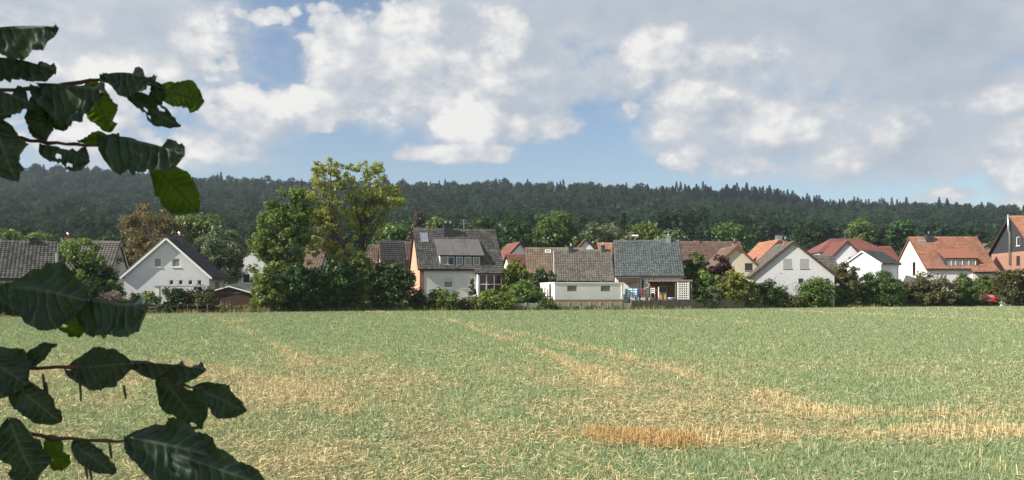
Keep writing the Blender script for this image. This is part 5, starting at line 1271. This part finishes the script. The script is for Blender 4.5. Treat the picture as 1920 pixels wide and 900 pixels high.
# red car seen from behind
def car():
    root, z = placed('parked_car', 1846, 114, R(80), 'red hatchback parked with its rear to the field', 'car')
    # local: x forward (away), y left
    prof = [(-1.85,.38),(-1.9,.62),(-1.86,.86),(-1.72,1.02),(-1.35,1.40),(-1.1,1.46),(.2,1.47),(.55,1.40),(1.05,.98),(1.8,.84),(1.95,.66),(1.95,.36)]
    m = MB(); W2 = .84
    def wid(z_): return W2 if z_ < .95 else W2-(z_-.95)*.42
    N = len(prof)
    for i in range(N-1):
        (xa, za), (xb, zb_) = prof[i], prof[i+1]; wa, wb = wid(za), wid(zb_)
        m.poly([(xa,-wa,za),(xa,wa,za),(xb,wb,zb_),(xb,-wb,zb_)], 'red_paint')
    for s in (-1, 1):
        low = [(x, s*W2, zz) for x, zz in prof if zz < .99]; lowz = [(-1.85,s*W2,.38)]
        m.poly([(p[0], s*wid(p[1]), p[1]) for p in prof], 'red_paint')
    m.poly([(-1.85,-W2,.38),(1.95,-W2,.36),(1.95,W2,.36),(-1.85,W2,.38)], 'rubber'); m.build('body', root)
    m = MB(); m.hexa([Vector(p) for p in ((-1.70,-.66,1.06),(-1.70,.66,1.06),(-1.66,.66,1.06),(-1.66,-.66,1.06),(-1.40,-.56,1.36),(-1.40,.56,1.36),(-1.36,.56,1.36),(-1.36,-.56,1.36))], 'sky_glass'); m.build('rear_window', root)
    for s in (-1, 1):
        m = MB(); m.hexa([Vector((x, s*y, zz)) for x, y, zz in ((-1.2,.80,1.02),(.75,.80,1.02),(.75,.83,1.02),(-1.2,.83,1.02),(-1.05,.66,1.36),(.42,.66,1.36),(.42,.70,1.36),(-1.05,.70,1.36))], 'dark_glass'); m.build('side_window', root)
        m = MB(); m.box((-1.93,s*.62-.14,.72),(-1.80,s*.62+.14,.93),'lamp_red'); m.build('tail_light', root)
        for x in (-1.15, 1.25):
            m = MB(); m.tube([(x, s*.66, .31),(x, s*.85, .31)], .31, 'rubber', 14); wh = m.build('wheel', root); m = MB(); m.tube([(x, s*.852, .31),(x, s*.865, .31)], .19, 'steel', 12); m.build('rim', wh)
        m = MB(); m.box((.55,s*.86-.08,.95),(.7,s*.86+.1,1.08),'red_paint'); m.build('wing_mirror', root)
    m = MB(); m.box((-1.95,-.8,.4),(-1.82,.8,.58),'red_paint'); m.build('bumper', root)
    m = MB(); m.box((-1.965,-.26,.60),(-1.90,.26,.71),'white_paint'); m.build('number_plate', root)
car()
root, z = placed('recycling_bin', 1884, 112, 0, 'white plastic crate bin standing in front of the brick house', 'bin'); m = MB(); m.box((-.7,-.4,0),(.7,.4,.75),'white_paint'); m.build('body', root); m = MB(); m.box((-.73,-.43,.753),(.73,.43,.85),'white_paint'); m.build('lid', root)
a = at(1795, 110.5); xs = np.linspace(58, 75, 20); ys = np.linspace(0, 1, 10)
X, T = np.meshgrid(xs, ys); Y = edge(X)+2.2+T*5.0; V = np.stack([X, Y, ground_z(X, Y)+.03], -1).reshape(-1, 3); grid_faces('path', V, 20, 10, 'gravel')
# far mast, poles
root = empty('roof_aerial', (at(1003,112).x, 112, 0), 0, 'slim white pole left of the mossy brown roof', 'pole'); m = MB(); m.tube([(0,0,.5),(0,0,zat(466,112))],.06,'white_paint',6); m.build('pole', root)

# ------------------------------------------------------------------ hazel in the foreground
def hazelmat(name, t1, t2, vein, trc, trans):
    m, n, l, o = newmat(name)
    g = n.new('ShaderNodeNewGeometry'); at_ = n.new('ShaderNodeAttribute'); at_.attribute_name = 'vein'
    tn = ntex(n, l, 60., 5, .6)
    top = mixc(n, l, rng(n, l, tn.outputs[0], .35, .7), t1, t2)
    vf = rng(n, l, at_.outputs['Fac'], .2, .85)
    top = mixc(n, l, vf, top, vein)
    bot = mixc(n, l, vf, tuple(1.9*x for x in t2), tuple(1.2*x for x in t2))
    c = mixc(n, l, g.outputs['Backfacing'], top, bot)
    p = n.new('ShaderNodeBsdfPrincipled'); p.inputs['Roughness'].default_value = .5; p.inputs['Specular IOR Level'].default_value = .28; l.new(c, p.inputs['Base Color'])
    bp = n.new('ShaderNodeBump'); bp.inputs['Strength'].default_value = .5; bp.inputs['Distance'].default_value = .0015
    tn2 = ntex(n, l, 260., 4, .6); l.new(tn2.outputs[0], bp.inputs['Height']); l.new(bp.outputs[0], p.inputs['Normal'])
    tr = n.new('ShaderNodeBsdfTranslucent'); l.new(mixc(n, l, vf, trc, tuple(.4*x for x in trc)), tr.inputs[0])
    mx = n.new('ShaderNodeMixShader'); mx.inputs[0].default_value = trans; l.new(p.outputs[0], mx.inputs[1]); l.new(tr.outputs[0], mx.inputs[2]); l.new(mx.outputs[0], o.inputs[0])
hazelmat('hazel_leaf', (.022, .044, .030), (.038, .068, .046), (.085, .120, .090), (.055, .105, .010), .24)
hazelmat('backlit_hazel_leaf', (.020, .045, .012), (.03, .06, .016), (.04, .07, .02), (.115, .20, .012), .55)  # same hazel leaf, backlit glow put into its yellow green translucent colour
plain('twig', (.10, .048, .035), .7, .2, 40); plain('catkin', (.10, .085, .05), .8, .2, 60)
foliage('hazel_crown', (.035, .07, .02), (.06, .11, .03), None, .25)

HZ = empty('hazel_shrub', (-2.5, .9, 0.), 0, 'dark backlit hazel branches hanging into view at the left edge', 'shrub')
def hz(p): return Vector(p)-Vector((-2.5, .9, 0))
def hleaf(parent, base, tip, wA, wB, aA, aB, D=1.15, dd=0., arch=.1, curl=.5, seed=0, mat='hazel_leaf', twist=.4, holes=()):
    """base, tip: measured (px, py); wA, wB half widths in photo pixels; aA, aB tilt of both halves about the midrib (0 = hanging square to the view, + = turned away)"""
    P0 = at(base[0], D, base[1]); P1 = at(tip[0], D+dd, tip[1]); ax = P1-P0; Ln = ax.length; a = ax/Ln
    fwd = Vector((0, 1, 0)); pd = fwd.cross(a)
    pd.normalize()
    if pd.z > 0: pd = -pd
    d = a.cross(pd); d = d if d.y > 0 else -d
    rs = random.Random(seed); NT, NS = 66, 10; verts = []; vein = []; uvs = []
    k = D/F
    def wprof(t):
        w = 1.62*(max(t, 0)**.42)*(max(1-t, 0)**.62)
        if t > .86: w *= .45+.55*((1-t)/.14)**.6
        return w
    rows = []
    up0 = -(pd*math.cos(R((aA+aB)/2))+d*math.sin(R((aA+aB)/2)))
    ph = rs.random()*6
    for i in range(NT+1):
        t = i/NT; mid = P0+ax*t+up0*(arch*Ln*4*t*(1-t))*.5
        row = []
        for j in range(-NS, NS+1):
            s = abs(j)/NS; ang0, w = (aA, wA) if j > 0 else (aB, wB)
            th = R(ang0)-R(55)*curl*(s**1.6)*(1 if j > 0 else -1)*(1 if ang0 <= 90 else 1)+R(14)*math.sin(t*7+ph+(0 if j > 0 else 2))*s+R(9)*math.sin(t*15+s*5+ph*3)*s*s+R(50)*twist*(t-.45)
            dirv = pd*math.cos(th)+d*math.sin(th)
            ww = w*k*wprof(t)*(1+(-.055*((t*9.5+.2) % 1)-.045*((t*31) % 1)+.05)*max(0, s-.8)*5+(.13*math.sin(t*5+ph*2+(0 if j > 0 else 1.7))+.06*math.sin(t*12+ph))*s)
            side = 1 if j > 0 else -1
            fwdshift = a*(ww*s*.34*(1-t)**.5)-a*(w*k*.34*s*max(0, 1-t/.14))
            nrm = a.cross(dirv)*side
            q = ((t-.10*s)*7.5) % 1.0; tri = abs(q-.5)*2
            vn = max(0, 1-min(q, 1-q)*9)
            disp = (.5-tri)*.0080*(.65+.6*math.sin(t*9+ph+j*.25))*(k*w/.05)*min(1, 3*s)*(1-s*.25)+.0032*math.sin(t*11+s*5+ph*side)*s+.0016*math.sin(t*29+s*13+ph)*s
            P = mid+dirv*(ww*s)+fwdshift+nrm*disp
            row.append(len(verts)); verts.append(P); vein.append(max(vn, 1-min(1, s*9))); uvs.append((t, j/NS))
        rows.append(row)
    faces = []
    for i in range(NT):
        for j in range(2*NS):
            if any((i/NT-h0)**2+((j+.5-NS)/NS*.45-h1*.45)**2 < h2*h2*(1+.4*math.sin(9*math.atan2((j+.5-NS)/NS-h1, i/NT-h0))) for h0, h1, h2 in holes): continue
            faces.append((rows[i][j], rows[i+1][j], rows[i+1][j+1], rows[i][j+1]))
    me = bpy.data.meshes.new('leaf'); me.from_pydata([tuple(hz(v)) for v in verts], [], faces)
    va = me.attributes.new('vein', 'FLOAT', 'POINT'); va.data.foreach_set('value', vein)
    me.uv_layers.new(name='UVMap'); me.materials.append(MATS[mat]); me.polygons.foreach_set('use_smooth', [True]*len(faces))
    # upper side faces up / outward
    me.update(); nz = sum((f.normal.dot(up0))*f.area for f in me.polygons)
    if nz < 0: me.flip_normals()
    return link('leaf', me, parent)
def twig(pts, D, r, parent=None, name='branch'):
    mb = MB(); P = [hz(at(x, D+dz, y)) for x, y, dz in pts]; Q = []
    for i in range(len(P)-1):
        for k in range(3): Q.append(P[i].lerp(P[i+1], k/3)+Vector((0, 0, .0012*math.sin(i*3+k*2))))
    Q.append(P[-1]); rad = [r*(1-.6*i/(len(Q)-1))*(1.0+.35*(i % 3 == 0)) for i in range(len(Q))]; mb.tube(Q, rad, 'twig', 7); return mb.build(name, parent or HZ, True)
def catkin(parent, px, py, ln, D):
    mb = MB(); p = hz(at(px, D, py)); k = D/F*ln; mb.tube([p, p+Vector((.001,0,-k*.3)), p+Vector((.003,0,-k))], [.0012,.0022,.0014], 'catkin', 6); mb.build('catkin', parent, True)
bA = twig([(-900,120,.3),(-300,165,.1),(-40,172,0),(60,166,0),(150,154,0),(205,147,0),(250,152,0),(292,162,0),(312,167,0)], 1.15, .0034)
bB = twig([(-900,300,.3),(-300,262,.1),(-40,252,0),(40,260,0),(90,268,0),(140,271,0),(206,273,0),(222,262,0)], 1.13, .0036)
bC = twig([(-900,640,.3),(-300,560,.1),(-60,532,0),(20,542,0),(90,556,0),(168,572,0)], 1.05, .0036)
bD = twig([(-900,830,.3),(-300,720,.1),(-40,697,0),(40,690,0),(140,688,0),(250,691,0),(300,706,0),(345,722,0),(378,730,0)], 1.12, .0034)
bE = twig([(-900,960,.3),(-300,830,.1),(-40,800,0),(20,805,0),(100,822,0),(200,827,0),(258,826,0),(330,848,0)], 1.08, .0036)
bF = twig([(-900,20,.3),(-300,35,.1),(-40,52,0),(5,58,0)], 1.1, .0034)
LEAVES = [ # branch, base, tip, half widths, angles, D, depth shift of tip, arch, curl, twist, holes
 (bF,(-35,55),(107,50),64,50,12,66,1.08,-.02,.05,.5,.4,()),
 (bA,(-30,110),(104,134),50,56,10,70,1.10,-.01,.16,.4,.3,()),
 (bA,(84,162),(196,172),70,60,14,84,1.10,-.02,.14,.5,.5,((.55,.75,.07),)),
 (bA,(172,158),(208,248),36,34,8,172,1.17,.02,.05,.25,.3,()),
 (bA,(92,180),(118,246),26,40,-5,150,1.13,.0,.05,.4,.6,()),
 (bA,(-25,170),(62,198),46,50,10,75,1.09,-.02,.18,.5,.4,()),
 (bB,(66,188),(86,266),32,22,-10,150,1.12,.0,.08,.6,.9,()),
 (bB,(-8,232),(30,340),40,44,12,150,1.09,-.01,.14,.5,.5,((.35,.6,.05),)),
 (bB,(88,274),(168,304),38,30,5,80,1.12,0,.18,.6,.8,((.3,.45,.07),(.62,.7,.06))),
 (bB,(222,256),(146,266),18,14,20,120,1.14,.02,.14,.3,.4,()),
 (bA,(202,138),(291,150),42,46,10,75,1.13,-.01,.16,.5,.5,()),
 (bA,(246,180),(338,238),26,26,-5,165,1.15,.01,-.14,.6,.9,((.28,.35,.06),(.5,-.5,.07),(.4,.7,.05))),
 (bA,(290,158),(302,196),16,20,0,160,1.15,0,.1,.4,.3,()),
 (bA,(304,170),(383,190),38,34,-4,176,1.17,.03,.04,.2,.15,()),
 (bB,(208,258),(345,290),70,60,8,72,1.12,-.02,.10,.5,.5,()),
 (bB,(296,318),(372,398),46,42,0,172,1.14,.03,-.05,.3,.3,()),
 (bC,(22,540),(166,566),80,70,8,128,1.02,-.01,.30,.45,.4,()),
 (bC,(118,558),(150,632),42,34,0,170,1.05,.02,.05,.3,.4,((.6,.6,.06),)),
 (bC,(160,562),(276,580),78,50,2,74,1.03,-.02,.08,.4,.3,()),
 (bD,(40,690),(104,644),20,20,0,165,1.12,0,.1,.4,.6,()),
 (bD,(-40,665),(52,722),62,56,10,110,1.08,-.01,.16,.5,.4,()),
 (bE,(30,722),(114,792),42,36,0,150,1.08,0,.12,.5,.5,()),
 (bD,(140,692),(250,682),54,42,4,140,1.12,-.01,.16,.45,.5,()),
 (bD,(256,682),(386,694),32,54,30,62,1.12,-.02,.12,.5,.4,()),
 (bD,(306,708),(380,804),44,40,0,165,1.14,.02,.05,.4,.5,((.85,.4,.05),)),
 (bD,(372,728),(462,772),36,30,5,150,1.13,0,.14,.5,.5,()),
 (bE,(22,798),(70,902),50,50,5,160,1.06,0,.12,.45,.4,()),
 (bE,(96,824),(118,882),30,28,0,160,1.08,.01,.05,.4,.6,((.5,.6,.07),)),
 (bE,(142,834),(216,888),26,30,5,150,1.07,0,.16,.5,.5,()),
 (bE,(252,822),(410,858),70,62,5,124,1.04,-.02,.16,.45,.4,()),
 (bE,(330,852),(500,912),50,44,10,130,1.02,-.01,.16,.4,.4,()),
 (bE,(300,852),(404,937),52,42,0,155,1.08,.03,.0,.3,.5,()),
 (bC,(-40,540),(34,572),46,40,10,120,1.05,0,.1,.4,.4,()),
 (bA,(-60,205),(20,215),40,40,10,90,1.12,0,.1,.4,.4,())]
BACKLIT = {3, 8+1, 13, 15, 17, 27}  # leaves that get the copy with the painted-in glow
for i, (br, b, t, wA, wB, aA, aB, D, dd, arch, cu, tw_, ho_) in enumerate(LEAVES): hleaf(br, b, t, wA*(1.28 if aB < 90 else 1.04), wB*1.04, aA, aB, D, dd, arch, cu, i, 'backlit_hazel_leaf' if i in BACKLIT else 'hazel_leaf', tw_, ho_)
for px, py, ln in ((80,700,34),(86,716,32),(148,690,62),(232,722,26)): catkin(bD, px, py, ln, 1.12)
for px, py, ln in ((205,830,30),(160,872,26),(168,880,20)): catkin(bE, px, py, ln, 1.08)
# the shrub the branches belong to, standing left of the camera
def hazel_body():
    k = 520; d = RNG.normal(size=(k, 3)); d /= np.linalg.norm(d, axis=1)[:, None]; r = RNG.random(k)**.45
    C = d*r[:, None]*np.array([1.45, 1.5, 1.75])+np.array([-2.75, .75, 2.75])
    C = C[(C[:, 0] < -.66*np.maximum(C[:, 1], 0)-.62)]
    V, n, t = leaf_cloud(C-np.array([-2.5, .9, 0]), RNG.uniform(.2, .34, len(C)), 24, .125); npmesh('crown', V, n, 4, 'hazel_crown', HZ, t)
    for i in range(6):
        a = i*1.05; mb = MB(); mb.tube([(.06*math.cos(a), .06*math.sin(a), -.1), (.3*math.cos(a), .3*math.sin(a), 1.2), (.6*math.cos(a)-.2, .6*math.sin(a), 2.5), (.8*math.cos(a)-.3, .9*math.sin(a)-.2, 3.8)], [.035, .03, .02, .006], 'bark', 7); mb.build('stem', HZ, True)
hazel_body()

# ------------------------------------------------------------------ summer haze
hm = bpy.data.materials.new('haze'); hm.use_nodes = True; hn = hm.node_tree.nodes; hn.clear()
pv = hn.new('ShaderNodeVolumePrincipled'); pv.inputs['Color'].default_value = (.70, .82, .98, 1); pv.inputs['Density'].default_value = .00014; pv.inputs['Anisotropy'].default_value = .2
ho = hn.new('ShaderNodeOutputMaterial'); hm.node_tree.links.new(pv.outputs[0], ho.inputs['Volume']); MATS['haze'] = hm
mb = MB(); mb.box((-1560, -360, -3.), (1560, 1560, 190.), 'haze'); hz_o = mb.build('haze'); hz_o['kind'] = 'stuff'
